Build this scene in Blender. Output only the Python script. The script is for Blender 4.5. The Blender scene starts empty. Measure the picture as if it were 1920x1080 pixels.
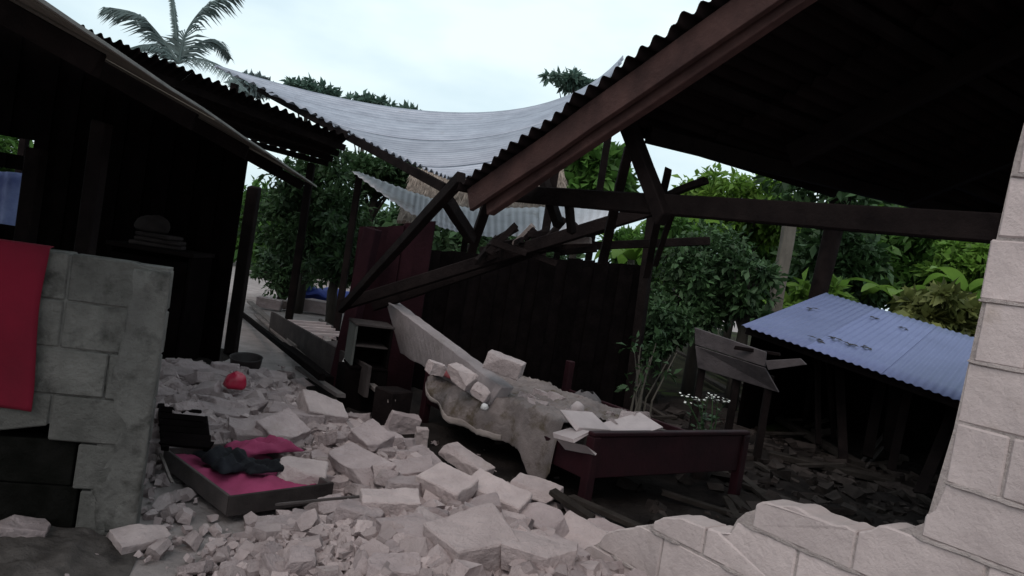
import bpy, bmesh, math, random
import numpy as np
from mathutils import Vector, Matrix, noise
R = math.radians
rng = random.Random(11)
scene = bpy.context.scene
COL = scene.collection

# ------------------------------------------------------------------ camera
F = 1500.0; ROLL = R(9.0); PITCH = math.atan(59.3 / F); EYE = 1.5
cam_d = bpy.data.cameras.new('camera'); cam = bpy.data.objects.new('camera', cam_d); COL.objects.link(cam)
cam_d.sensor_width = 36.0; cam_d.lens = F / 1920 * 36.0; cam_d.clip_start = 0.05; cam_d.clip_end = 2000
LF = Vector((0, math.cos(PITCH), -math.sin(PITCH))); LR = Vector((1, 0, 0)); LU = Vector((0, math.sin(PITCH), math.cos(PITCH)))
c_r = math.cos(ROLL) * LR + math.sin(ROLL) * LU
c_u = -math.sin(ROLL) * LR + math.cos(ROLL) * LU
M = Matrix((c_r, c_u, -LF)).transposed().to_4x4(); M.translation = (0, 0, EYE)
cam.matrix_world = M; scene.camera = cam

# ------------------------------------------------------------------ light: overcast evening
w = bpy.data.worlds.new('World'); scene.world = w; w.use_nodes = True
nt = w.node_tree; nt.nodes.clear()
out = nt.nodes.new('ShaderNodeOutputWorld'); bg = nt.nodes.new('ShaderNodeBackground')
sky = nt.nodes.new('ShaderNodeTexSky'); sky.sky_type = 'NISHITA'; sky.sun_disc = False
SUN_EL, SUN_AZ = R(50), R(200)
sky.sun_elevation = SUN_EL; sky.sun_rotation = SUN_AZ; sky.air_density = 1.2; sky.dust_density = 3.0
tc = nt.nodes.new('ShaderNodeTexCoord'); mp = nt.nodes.new('ShaderNodeMapping')
mp.inputs['Scale'].default_value = (1.0, 1.0, 2.6)
nz = nt.nodes.new('ShaderNodeTexNoise'); nz.inputs['Scale'].default_value = 2.3; nz.inputs['Detail'].default_value = 5; nz.inputs['Roughness'].default_value = .5
cr = nt.nodes.new('ShaderNodeValToRGB')
cr.color_ramp.elements[0].position = .33; cr.color_ramp.elements[0].color = (5.3, 7.0, 8.0, 1)
cr.color_ramp.elements[1].position = .62; cr.color_ramp.elements[1].color = (8.9, 10.2, 10.4, 1)
mx = nt.nodes.new('ShaderNodeMix'); mx.data_type = 'RGBA'; mx.inputs['Factor'].default_value = .86
L = nt.links.new
L(tc.outputs['Generated'], mp.inputs['Vector']); L(mp.outputs[0], nz.inputs['Vector']); L(nz.outputs['Fac'], cr.inputs['Fac'])
L(sky.outputs[0], mx.inputs[6]); L(cr.outputs[0], mx.inputs[7]); L(mx.outputs[2], bg.inputs['Color'])
bg.inputs['Strength'].default_value = .114
L(bg.outputs[0], out.inputs['Surface'])
sd = bpy.data.lights.new('sun', 'SUN'); sd.energy = 1.25; sd.angle = R(40); sd.color = (1, .91, .85)
sun = bpy.data.objects.new('sun', sd); COL.objects.link(sun)
sun_dir = Vector((math.sin(SUN_AZ) * math.cos(SUN_EL), math.cos(SUN_AZ) * math.cos(SUN_EL), math.sin(SUN_EL)))
sun.rotation_euler = sun_dir.to_track_quat('Z', 'Y').to_euler(); sun.location = sun_dir * 60
scene.view_settings.view_transform = 'Standard'; scene.view_settings.look = 'None'
scene.view_settings.exposure = 0.02; scene.view_settings.gamma = 1.0
scene.render.engine = 'CYCLES'
scene.cycles.use_denoising = True
scene.cycles.max_bounces = 6; scene.cycles.diffuse_bounces = 3; scene.cycles.transmission_bounces = 3; scene.cycles.transparent_max_bounces = 6

# ------------------------------------------------------------------ survey helpers (sight lines from the camera station)
def ray(px, py):
    u = px - 960.0; v = 540.0 - py
    d = c_r * (u / F) + c_u * (v / F) + LF
    return d
EYEV = Vector((0, 0, EYE))
def at(px, py, Y):
    d = ray(px, py); return EYEV + d * (Y / d.y)
def atz(px, py, z):
    d = ray(px, py); return EYEV + d * ((z - EYE) / d.z)
HO = Vector((1.5, 2.54, 0)); HW = Vector((-.6, .8, 0)); HN = Vector((.8, .6, 0))     # fallen house: s along gable wall, t into the house
def hp(s, t, z=0.0): return HO + HW * s + HN * t + Vector((0, 0, z))
def st(p):
    q = Vector((p[0], p[1], 0)) - HO; return q.dot(HW), q.dot(HN)
def att(px, py, t):
    d = ray(px, py); k = (t - (EYEV - HO).dot(HN)) / d.dot(HN); return EYEV + d * k
def zr(s): return 3.06 - .473 * s
def smooth(x):
    x = min(1, max(0, x)); return x * x * (3 - 2 * x)
def fbm(x, y, z=0.0, o=4):
    return noise.fractal(Vector((x, y, z)), 1.0, 2.0, o)
def mound(s, t):
    a = smooth((t + 1.75 + .5 * smooth((s - 3.6) / 1.0)) / .85) * (1 - smooth((t + .35) / .65))
    b = smooth((s + 1.6) / 1.0) * (1 - .25 * smooth((s - 3.9) / 1.4)) * (1 - smooth((s - 5.5) / 1.3))
    e = a * b
    g = (s - 3.0) / .62; k = (t + 1.12) / .52
    e *= smooth((max(abs(g), abs(k)) - .85) / .45) if max(abs(g), abs(k)) < 1.35 else 1
    return (.13 + .10 * (1 - smooth((s - 1.0) / 1.6))) * e + e * (.05 * fbm(s * 1.7, t * 1.7, 3) + .03 * fbm(s * 6, t * 6, 7))
def ground_z(x, y):
    s, t = st((x, y)); return max(0.0, mound(s, t))
def atg(px, py):
    d = ray(px, py); k = 1.2
    while k < 40:
        p = EYEV + d * k
        if p.z <= ground_z(p.x, p.y): return p
        k += .01
    return EYEV + d * k

# ------------------------------------------------------------------ materials
MATS = {}
def mat(name, c1, c2=None, scale=6.0, rough=.85, bump=.0, bscale=None, c3=None, s3=1.5, t3=.55, metal=0.0, spec=.3, stretch=None, trans=0.0, island=0.0, coords='Object', rnd=True):
    if name in MATS: return MATS[name]
    m = bpy.data.materials.new(name); m.use_nodes = True; MATS[name] = m
    t = m.node_tree; N = t.nodes.new; K = t.links.new
    b = t.nodes['Principled BSDF']; o = t.nodes['Material Output']
    b.inputs['Roughness'].default_value = rough; b.inputs['Metallic'].default_value = metal; b.inputs['Specular IOR Level'].default_value = spec
    c2 = c2 or tuple(x * .7 for x in c1)
    tcn = N('ShaderNodeTexCoord'); mpn = N('ShaderNodeMapping'); K(tcn.outputs[coords], mpn.inputs['Vector'])
    if stretch: mpn.inputs['Scale'].default_value = stretch
    if rnd:
        oi = N('ShaderNodeObjectInfo'); ml = N('ShaderNodeMath'); ml.operation = 'MULTIPLY'; ml.inputs[1].default_value = 37.0
        K(oi.outputs['Random'], ml.inputs[0]); K(ml.outputs[0], mpn.inputs['Location'])
    n1 = N('ShaderNodeTexNoise'); n1.inputs['Scale'].default_value = scale; n1.inputs['Detail'].default_value = 6; n1.inputs['Roughness'].default_value = .6
    K(mpn.outputs[0], n1.inputs['Vector'])
    r1 = N('ShaderNodeValToRGB'); r1.color_ramp.elements[0].position = .32; r1.color_ramp.elements[1].position = .68
    r1.color_ramp.elements[0].color = (*c2, 1); r1.color_ramp.elements[1].color = (*c1, 1)
    K(n1.outputs['Fac'], r1.inputs['Fac']); colr = r1.outputs['Color']
    if c3:
        n3 = N('ShaderNodeTexNoise'); n3.inputs['Scale'].default_value = s3; n3.inputs['Detail'].default_value = 5; n3.inputs['Roughness'].default_value = .65
        K(mpn.outputs[0], n3.inputs['Vector'])
        r3 = N('ShaderNodeValToRGB'); r3.color_ramp.elements[0].position = t3; r3.color_ramp.elements[1].position = t3 + .14
        K(n3.outputs['Fac'], r3.inputs['Fac'])
        x = N('ShaderNodeMix'); x.data_type = 'RGBA'; K(r3.outputs['Color'], x.inputs['Factor']); K(colr, x.inputs[6]); x.inputs[7].default_value = (*c3, 1)
        colr = x.outputs[2]
    if island or rnd:
        hs = N('ShaderNodeHueSaturation'); K(colr, hs.inputs['Color'])
        mr = N('ShaderNodeMapRange')
        if island:
            ge = N('ShaderNodeNewGeometry'); K(ge.outputs['Random Per Island'], mr.inputs['Value']); amt = island
        else:
            K(oi.outputs['Random'], mr.inputs['Value']); amt = .14
        mr.inputs['To Min'].default_value = 1 - amt; mr.inputs['To Max'].default_value = 1 + amt
        K(mr.outputs[0], hs.inputs['Value']); colr = hs.outputs['Color']
    K(colr, b.inputs['Base Color'])
    if bump:
        nb = N('ShaderNodeTexNoise'); nb.inputs['Scale'].default_value = bscale or scale * 4; nb.inputs['Detail'].default_value = 8; nb.inputs['Roughness'].default_value = .7
        K(mpn.outputs[0], nb.inputs['Vector'])
        bp = N('ShaderNodeBump'); bp.inputs['Strength'].default_value = bump; bp.inputs['Distance'].default_value = .03
        K(nb.outputs['Fac'], bp.inputs['Height']); K(bp.outputs[0], b.inputs['Normal'])
    if trans:
        tr = N('ShaderNodeBsdfTranslucent'); K(colr, tr.inputs['Color'])
        ms = N('ShaderNodeMixShader'); ms.inputs[0].default_value = trans
        K(b.outputs[0], ms.inputs[1]); K(tr.outputs[0], ms.inputs[2]); K(ms.outputs[0], o.inputs['Surface'])
    return m
CONC = mat('broken_concrete', (.40, .318, .317), (.28, .22, .221), 5, .95, 1.0, 14, c3=(.27, .215, .2), s3=2.2, t3=.60)
CONC_PALE = mat('pale_concrete', (.49, .392, .386), (.365, .29, .286), 5, .95, 1.0, 14, c3=(.33, .26, .23), s3=2.5, t3=.62)
DUST = mat('rubble_dust', (.41, .326, .32), (.29, .228, .225), 9, 1, 1.0, 16, c3=(.25, .2, .185), s3=3, t3=.6, rnd=False)
BLOCK = mat('wall_block', (.53, .435, .425), (.42, .343, .336), 4, .95, .55, 11, c3=(.37, .295, .265), s3=3, t3=.62)
MORTAR = mat('mortar', (.47, .395, .38), (.33, .275, .265), 14, 1, .8, 50)
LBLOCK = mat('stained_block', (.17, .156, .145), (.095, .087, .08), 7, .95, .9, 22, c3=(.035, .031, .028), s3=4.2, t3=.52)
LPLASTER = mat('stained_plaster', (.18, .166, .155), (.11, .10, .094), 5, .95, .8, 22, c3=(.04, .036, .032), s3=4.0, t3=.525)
BLACK_BLOCK = mat('black_masonry', (.012, .011, .01), (.005, .005, .004), 8, 1, .7, 30, spec=.02)  # near-black colour of the lower blocks and the recess panels
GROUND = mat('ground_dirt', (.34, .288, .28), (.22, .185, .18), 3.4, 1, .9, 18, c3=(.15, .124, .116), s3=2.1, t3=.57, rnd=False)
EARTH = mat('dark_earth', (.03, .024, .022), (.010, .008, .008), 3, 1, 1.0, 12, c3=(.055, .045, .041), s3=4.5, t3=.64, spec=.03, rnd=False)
WOOD_D = mat('dark_timber', (.015, .0105, .0102), (.007, .005, .0052), 6, .9, .4, 30, spec=.04, stretch=(1, 1, 1))  # darker than bare timber: shade under the roofs is in the colour
WOOD_M = mat('red_brown_timber', (.082, .043, .039), (.038, .021, .020), 5, .8, .4, 26, spec=.1)
WOOD_P = mat('weathered_timber', (.2, .16, .15), (.11, .087, .08), 6, .9, .5, 30)
WOOD_G = mat('grey_brown_board', (.09, .072, .07), (.05, .04, .039), 5, .85, .4, 26)
WOOD_B = mat('dull_brown_board', (.05, .04, .039), (.028, .022, .022), 5, .9, .4, 26, spec=.05)
BLACKW = mat('shade_black_wood', (.006, .0042, .0044), (.0027, .0019, .002), 6, .95, .3, 30, spec=.015)  # near black: indoor shade put into the colour; poles and slats share it
MAROON = mat('maroon_paint', (.026, .005, .008), (.012, .0026, .0044), 4, .65, .15, 30, spec=.15)
MAROON_W = mat('maroon_board', (.019, .0065, .009), (.010, .0036, .0052), 3, .9, .3, 20, spec=.05)
METAL = mat('galvanised_sheet', (.30, .315, .37), (.205, .215, .26), 3, .45, .1, 14, c3=(.20, .19, .20), s3=1.6, t3=.63, metal=.35, spec=.4)
METAL_W = mat('faded_sheet', (.50, .49, .53), (.40, .39, .42), 3, .6, .1, 14, c3=(.26, .23, .22), s3=1.4, t3=.6, metal=.2)
SHADE_SHEET = mat('shaded_sheet', (.013, .009, .009), (.006, .004, .0043), 3, .95, .2, 12, spec=.02)  # the shade of the roof undersides is put into this colour
PLYW = mat('roof_board', (.17, .148, .125), (.09, .078, .066), 3, .95, .2, 20, spec=.05)
LIT_EDGE = mat('lit_edge_pale', (.24, .22, .205), (.15, .138, .128), 8, .7, .1, 20)
BLUE_R = mat('blue_roof_sheet', (.125, .142, .275), (.10, .115, .23), 2, .55, .08, 14, c3=(.07, .085, .17), s3=2.2, t3=.64, metal=.1, spec=.4)
RED_C = mat('red_cloth', (.15, .003, .016), (.10, .002, .011), 3, .9, .2, 60)
PINK_C = mat('pink_cloth', (.34, .05, .13), (.22, .03, .08), 5, .9, .2, 50)
REDP = mat('red_plastic', (.45, .015, .05), (.35, .01, .04), 4, .4, .05, 10, spec=.5)
BLACK_C = mat('black_cloth', (.006, .006, .010), (.003, .003, .005), 6, .9, .2, 40)
WHITE_C = mat('white_cloth', (.52, .48, .5), (.38, .35, .37), 5, .9, .2, 40)
CURTAIN = mat('bluish_curtain', (.42, .47, .66), (.2, .23, .42), 5, .9, .2, 20, trans=.6)
MATW = mat('dusty_bed_sheet', (.215, .172, .165), (.115, .091, .088), 4, .85, .5, 26, c3=(.085, .062, .045), s3=5.5, t3=.52)
MATHEM = mat('pale_hem', (.25, .205, .19), (.17, .138, .128), 6, .9, .3, 30)
MATTR = mat('mattress_cloth', (.10, .078, .072), (.055, .043, .04), 5, .9, .4, 24)
ROSE = mat('faded_red_cloth', (.30, .07, .08), (.18, .05, .055), 4, .9, .3, 20)
BOARD_W = mat('dusty_white_board', (.50, .41, .41), (.38, .31, .31), 5, .9, .2, 30)
CEIL_W = mat('grimy_board', (.085, .069, .072), (.045, .036, .039), 4, .9, .5, 14)
SACK = mat('grey_sack', (.13, .112, .115), (.085, .073, .076), 6, .9, .3, 30)
TARP = mat('blue_tarp', (.04, .07, .33), (.025, .045, .22), 4, .6, .2, 20)
THATCH = mat('thatch', (.33, .26, .22), (.2, .155, .13), 10, 1, .6, 40, island=.35)
BARK = mat('bark', (.04, .033, .028), (.02, .017, .014), 8, .95, .6, 20, stretch=(1, 1, .3))
BARK_P = mat('pale_bark', (.15, .13, .11), (.09, .078, .066), 8, .95, .5, 20, stretch=(1, 1, .3))
LEAF_D = mat('dark_leaf', (.056, .108, .038), (.022, .046, .02), 1.5, .6, 0, trans=.22, island=.45, rnd=False)
LEAF_M = mat('green_leaf', (.105, .21, .042), (.036, .09, .02), 1.2, .55, 0, trans=.42, island=.45, rnd=False)
LEAF_B = mat('bright_leaf', (.19, .31, .055), (.09, .18, .03), 1.0, .55, 0, trans=.45, island=.45, rnd=False)
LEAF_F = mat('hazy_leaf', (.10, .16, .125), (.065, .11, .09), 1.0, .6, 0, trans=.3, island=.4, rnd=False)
PALM_L = mat('palm_leaf', (.11, .145, .14), (.07, .095, .092), 2, .55, 0, trans=.25, island=.35, rnd=False)
PETAL = mat('white_petal', (.75, .72, .68), (.62, .6, .56), 8, .8, 0)
CERAMIC = mat('dark_pot', (.03, .022, .022), (.02, .015, .015), 6, .6, .2, 20)
WHITE_P = mat('white_plastic', (.6, .57, .57), (.5, .47, .47), 4, .6, .05, 10)
GREENISH = mat('grey_green_paint', (.10, .10, .094), (.06, .06, .056), 4, .8, .2, 20)

# ------------------------------------------------------------------ builders
def link(o, parent=None):
    COL.objects.link(o)
    if parent is not None: o.parent = parent
    return o
def tag(o, label=None, cat=None, group=None, kind=None):
    if label: o['label'] = label
    if cat: o['category'] = cat
    if group: o['group'] = group
    if kind: o['kind'] = kind
    return o
def empty(name, loc, label, cat, group=None):
    o = bpy.data.objects.new(name, None); o.location = loc; o.empty_display_size = .1; link(o); tag(o, label, cat, group); return o
def mesh_obj(name, verts, faces, m, parent=None, smooth_=False, bevel=0, solid=0, origin=None):
    """one mesh object; its origin sits at the lowest middle point unless it has a parent (then it is kept in the parent's frame)"""
    V = np.array([tuple(v) for v in verts], dtype=float)
    if parent is not None: org = np.array(tuple(parent.matrix_basis.translation))
    elif origin is not None: org = np.array(tuple(origin))
    else: org = np.array([(V[:, 0].min() + V[:, 0].max()) / 2, (V[:, 1].min() + V[:, 1].max()) / 2, V[:, 2].min()])
    if parent is not None and parent.parent is not None: org = org + np.array(tuple(parent.parent.matrix_basis.translation))
    me = bpy.data.meshes.new(name); me.from_pydata((V - org).tolist(), [], faces)
    bm = bmesh.new(); bm.from_mesh(me); bmesh.ops.recalc_face_normals(bm, faces=bm.faces); bm.to_mesh(me); bm.free()
    if smooth_: me.polygons.foreach_set('use_smooth', [True] * len(me.polygons))
    me.materials.append(m); o = bpy.data.objects.new(name, me)
    if parent is None: o.location = org
    link(o, parent)
    if bevel:
        md = o.modifiers.new('bevel', 'BEVEL'); md.width = bevel; md.segments = 1; md.limit_method = 'ANGLE'
    if solid:
        md = o.modifiers.new('thickness', 'SOLIDIFY'); md.thickness = solid; md.offset = 0
    return o
class MB:
    def __init__(s): s.v = []; s.f = []
    def add(s, vs, fs):
        k = len(s.v); s.v += [Vector(x) for x in vs]; s.f += [tuple(i + k for i in f) for f in fs]
    def box(s, mtx, sx, sy, sz, jit=0):
        vs = [mtx @ Vector((x * sx / 2 + rng.uniform(-jit, jit), y * sy / 2 + rng.uniform(-jit, jit), z * sz / 2 + rng.uniform(-jit, jit))) for x in (-1, 1) for y in (-1, 1) for z in (-1, 1)]
        s.add(vs, [(0, 1, 3, 2), (4, 6, 7, 5), (0, 4, 5, 1), (2, 3, 7, 6), (0, 2, 6, 4), (1, 5, 7, 3)])
    def tube(s, pts, rads, n=6):
        k = len(s.v); prev = None
        for i, p in enumerate(pts):
            a = pts[max(0, i - 1)]; b = pts[min(len(pts) - 1, i + 1)]; d = (b - a).normalized()
            x = d.orthogonal() if prev is None else (prev - d * prev.dot(d)); x.normalize(); prev = x; y = d.cross(x)
            for j in range(n):
                q = 2 * math.pi * j / n; s.v.append(p + (x * math.cos(q) + y * math.sin(q)) * rads[i])
        for i in range(len(pts) - 1):
            for j in range(n):
                s.f.append((k + i * n + j, k + i * n + (j + 1) % n, k + (i + 1) * n + (j + 1) % n, k + (i + 1) * n + j))
        s.f.append(tuple(k + j for j in range(n))[::-1]); s.f.append(tuple(k + (len(pts) - 1) * n + j for j in range(n)))
    def build(s, name, m, parent=None, **kw): return mesh_obj(name, s.v, s.f, m, parent, **kw)
def frame(A, B, up=Vector((0, 0, 1))):
    d = (B - A).normalized(); y = up.cross(d)
    if y.length < 1e-4: y = Vector((1, 0, 0)).cross(d)
    y.normalize(); z = d.cross(y)
    m = Matrix((d, y, z)).transposed().to_4x4(); m.translation = (A + B) / 2; return m
def beam(name, A, B, wd, ht, m, parent=None, roll=0, segs=5, wob=.0022, **kw):
    """a sawn length of timber from A to B, slightly uneven along its length"""
    fr = frame(A, B) @ Matrix.Rotation(roll, 4, 'X'); ln = (B - A).length
    V = []; Fc = []
    for i in range(segs + 1):
        x = -ln / 2 + ln * i / segs; oy = rng.uniform(-wob, wob); oz = rng.uniform(-wob, wob)
        for (a, b) in ((-1, -1), (1, -1), (1, 1), (-1, 1)):
            V.append(fr @ Vector((x + (rng.uniform(-.015, .015) if i in (0, segs) else 0), a * wd / 2 + oy, b * ht / 2 + oz)))
    for i in range(segs):
        for j in range(4): Fc.append((i * 4 + j, i * 4 + (j + 1) % 4, (i + 1) * 4 + (j + 1) % 4, (i + 1) * 4 + j))
    Fc.append((3, 2, 1, 0)); k = segs * 4; Fc.append((k, k + 1, k + 2, k + 3))
    return mesh_obj(name, V, Fc, m, parent, bevel=min(wd, ht) * .08, **kw)
def grid_obj(name, S, nu, nv, m, parent=None, **kw):
    V = [S(i / nu, j / nv) for i in range(nu + 1) for j in range(nv + 1)]
    Fc = [(i * (nv + 1) + j, (i + 1) * (nv + 1) + j, (i + 1) * (nv + 1) + j + 1, i * (nv + 1) + j + 1) for i in range(nu) for j in range(nv)]
    return mesh_obj(name, V, Fc, m, parent, **kw)
def corr_sheet(name, S, u0, u1, v0, v1, length_u, m, parent, pitch=.076, amp=.011, nv=10, per=8, lift=0.0, ragged=0.0, **kw):
    """corrugated sheet on a surface S(u,v); ridges follow v, waves run across u"""
    n = max(4, int(length_u * abs(u1 - u0) / pitch * per)); e = 1e-3
    def T(a, b):
        u = u0 + (u1 - u0) * a; v = v0 + (v1 - v0) * b
        if ragged: 
            k = math.floor(u * length_u / pitch); 
            rr = random.Random(int(k) * 7 + 3); dv = ragged * rr.uniform(-1, 1)
            v = v + dv * ((1 - b) if b < .5 else b) * (1 if b in (0, 1) or b < .001 or b > .999 else 0)
        p = S(u, v); nn = (S(u + e, v) - S(u - e, v)).cross(S(u, v + e) - S(u, v - e)).normalized()
        if nn.z < 0: nn = -nn
        return p + nn * (amp * math.sin(2 * math.pi * u * length_u / pitch) + lift)
    return grid_obj(name, T, n, nv, m, parent, smooth_=True, solid=.003, **kw)

# ------------------------------------------------------------------ the setting
def ground_f(a, b):
    x = -90 + 180 * a; y = -30 + 190 * b
    d = math.hypot(x, y - 5); h = .02 * fbm(x * .7, y * .7, 1) * min(1, d / 8)
    s, t = st((x, y))
    return Vector((x, y, h - .02))
grid_obj('ground', ground_f, 180, 190, GROUND, None, smooth_=True); tag(bpy.data.objects['ground'], 'pale dusty ground of the yard between the houses', None, None, 'structure')
def floor_f(a, b):
    s = -3.4 + 9.6 * a; t = .1 + 12 * b; h = .012 + .10 * max(0, fbm(s * 1.3, t * 1.3, 5)) + .05 * abs(fbm(s * 5, t * 5, 2)) * smooth((t - .5) / .5)
    e = min(a, 1 - a, b, 1 - b); return hp(s, t, h if e > .01 else -.03)
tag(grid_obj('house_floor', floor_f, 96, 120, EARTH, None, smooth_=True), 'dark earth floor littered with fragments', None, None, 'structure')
def soil_f(a, b):
    x = .9 + 30 * a; y = 8.2 + 22 * b; return Vector((x, y, .012 + .03 * fbm(x * .8, y * .8, 4) if 0 < a < 1 and 0 < b < 1 else -.05))
tag(grid_obj('garden_soil', soil_f, 60, 50, mat('garden_earth', (.035, .032, .02), (.015, .014, .01), 2, 1, .7, 12, c3=(.03, .05, .015), s3=1.2, t3=.52, rnd=False, spec=.03), None, smooth_=True), 'dark leaf-strewn garden soil beyond the house', None, None, 'structure')
def lfloor_f(a, b):
    x = -8 + 5.5 * a - .3 * b; y = 3.75 + 5.0 * b; h = .012 + .03 * max(0, fbm(x * 2, y * 2, 5)); e = min(a, 1 - a, b, 1 - b)
    return Vector((x, y, h if e > .01 else -.03))
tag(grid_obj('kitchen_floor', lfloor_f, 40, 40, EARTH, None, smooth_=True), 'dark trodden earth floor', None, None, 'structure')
def mound_f(a, b):
    s = -2.0 + 9.2 * a; t = -2.45 + 3.25 * b
    z = mound(s, t); e = min(a, 1 - a, b, 1 - b)
    k = smooth(z / .08); z += k * (.03 * abs(fbm(s * 9, t * 9, 4)) + .034 * noise.cell(Vector((s * 7 + t * 3, t * 7 - s * 2, 1))) + .018 * noise.cell(Vector((s * 23 + t * 9, t * 21 - s * 5, 4))) - .016)
    return hp(s, t, z - .03 * (1 - k) - (.03 if e < .001 else 0))
tag(grid_obj('rubble_heap', mound_f, 420, 140, DUST, None), 'heap of crushed concrete and dust along the fallen wall', 'rubble', None, 'stuff')

# ------------------------------------------------------------------ block masonry
def poly_block(name, pts, org, ax, dep, th, m, parent, jit=.003, jd=.004):
    """a block with outline pts (along ax, up) and thickness th in direction dep"""
    n = len(pts); V = []
    for k in (0, 1):
        for (a, z) in pts:
            V.append(org + ax * (a + rng.uniform(-jit, jit)) + Vector((0, 0, z + rng.uniform(-jit, jit))) + dep * (k * th + rng.uniform(-jd, jd)))
    Fc = [tuple(range(n))[::-1], tuple(range(n, 2 * n))] + [(i, (i + 1) % n, n + (i + 1) % n, n + i) for i in range(n)]
    return mesh_obj(name, V, Fc, m, parent, bevel=.006)
# broken gable wall of the fallen house: the top line of what still stands, as (s, z)
EDGE = [(1140, 1000), (1160, 992), (1190, 986), (1225, 976), (1260, 967), (1285, 975), (1310, 985), (1345, 998), (1370, 1000), (1376, 975), (1395, 955), (1430, 942), (1470, 946), (1500, 955), (1535, 970), (1560, 985), (1585, 982),
        (1605, 995), (1625, 1001), (1640, 990), (1660, 978), (1678, 982), (1700, 983), (1730, 970), (1752, 955), (1766, 930), (1772, 900), (1775, 850), (1787, 805), (1790, 770), (1797, 725), (1812, 680), (1828, 610), (1838, 560), (1848, 505), (1852, 460), (1862, 415), (1880, 388), (1887, 345), (1895, 300), (1912, 250), (1925, 190), (1945, 120), (1965, 40)]
EPT = []
for (x, y) in EDGE:
    p = att(x, y, 0); s_, _ = st(p); EPT.append((s_, p.z))
EPT.sort()
EPT = [(-3.3, 3.3), (EPT[0][0] - .25, 3.3)] + EPT + [(EPT[-1][0] + .18, .12), (EPT[-1][0] + .3, 0.0)]
def wall_top(s):
    s = s + .014 * fbm(s * 55, 3.3, 1, 3)
    for (a, za), (b, zb) in zip(EPT, EPT[1:]):
        if a <= s <= b: return min(zr(s) - .12, zr(-1.8 - s) - .12, za + (zb - za) * (s - a) / max(1e-6, b - a))
    return 0
wall = empty('block_wall', hp(0, 0, 0), 'broken wall of pale grey concrete blocks with a jagged stepped top edge', 'wall')
WT = .15; CH = .2; BL = .42
def mortar_strip():
    mb = MB(); n = 150; s0 = -3.3; s1 = EPT[-1][0]
    ss = [s0 + (s1 - s0) * i / n for i in range(n + 1)]
    for i in range(n):
        a, b = ss[i], ss[i + 1]; za = max(0, wall_top(a) - .012 - .02 * abs(fbm(a * 9, 1))); zb = max(0, wall_top(b) - .012 - .02 * abs(fbm(b * 9, 1)))
        f0 = .006 + .004 * fbm(a * 7, 2); f1 = .006 + .004 * fbm(b * 7, 2)
        vs = [hp(a, f0, -.02), hp(b, f1, -.02), hp(b, f1, zb), hp(a, f0, za), hp(a, WT - .012, -.02), hp(b, WT - .012, -.02), hp(b, WT - .012, zb), hp(a, WT - .012, za)]
        mb.add(vs, [(0, 1, 2, 3), (5, 4, 7, 6), (3, 2, 6, 7)] + ([(0, 3, 7, 4)] if i == 0 else []) + ([(1, 5, 6, 2)] if i == n - 1 else []))
    mb.build('mortar', MORTAR, wall)
mortar_strip()
for k in range(16):
    z0 = k * CH; off = (k % 2) * BL / 2 + .08
    j = -9
    while j * BL + off < 3.2:
        a = j * BL + off + .004; b = a + BL - .007 + rng.uniform(-.004, .003); j += 1
        zt = z0 + CH - .007
        if b < -3.3: continue
        n = max(2, int((b - a) / .022)); top = []
        for i in range(n + 1):
            s = a + (b - a) * i / n; top.append((s, min(zt, wall_top(s) + .012 * fbm(s * 14, k, 2))))
        lim = [p for p in top if p[1] > z0 + .035]
        if len(lim) < 2: continue
        a2, b2 = lim[0][0], lim[-1][0]
        if b2 - a2 < .04: continue
        pts = [(a2, z0), (b2, z0)]
        tops = lim[::-1]
        # merge flat runs to keep the block light
        red = [tops[0]]
        for p, q in zip(tops[1:-1], tops[2:]):
            if not (p[1] == zt and q[1] == zt and red[-1][1] == zt): red.append(p)
        red.append(tops[-1]); pts += red
        poly_block('block', pts, HO, HW, HN, WT, BLOCK, wall, jit=.0025 if len(pts) < 7 else .001, jd=.004 if len(pts) < 7 else .0012)

for k in range(1, 15):                                    # uneven mortar squeezed out of the bed joints
    runs = []; cur = []
    for i in range(200):
        s = -.9 + 2.9 * i / 199
        if wall_top(s) > k * CH + .03 and fbm(s * 3.1, k * 3.3, 6) > -.22: cur.append(s)
        else:
            if len(cur) > 5: runs.append(cur)
            cur = []
    if len(cur) > 5: runs.append(cur)
    for rn in runs:
        V = []; Fc = []
        for i, s in enumerate(rn):
            e = min(1, i / 2, (len(rn) - 1 - i) / 2); pz = k * CH - .004 + .004 * fbm(s * 9, k, 1); hh = (.009 + .006 * fbm(s * 17, k, 3)) * (.3 + .7 * e); pr_ = (.005 + .006 * abs(fbm(s * 21, k, 5))) * e
            V += [hp(s, .006, pz - hh), hp(s, -pr_, pz - hh * .5), hp(s, -pr_ * .8, pz + hh * .5), hp(s, .006, pz + hh)]
        for i in range(len(rn) - 1):
            for q in range(3): Fc.append((i * 4 + q, i * 4 + q + 1, i * 4 + 5 + q, i * 4 + 4 + q))
        mesh_obj('mortar_joint', V, Fc, MORTAR, wall)
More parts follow.
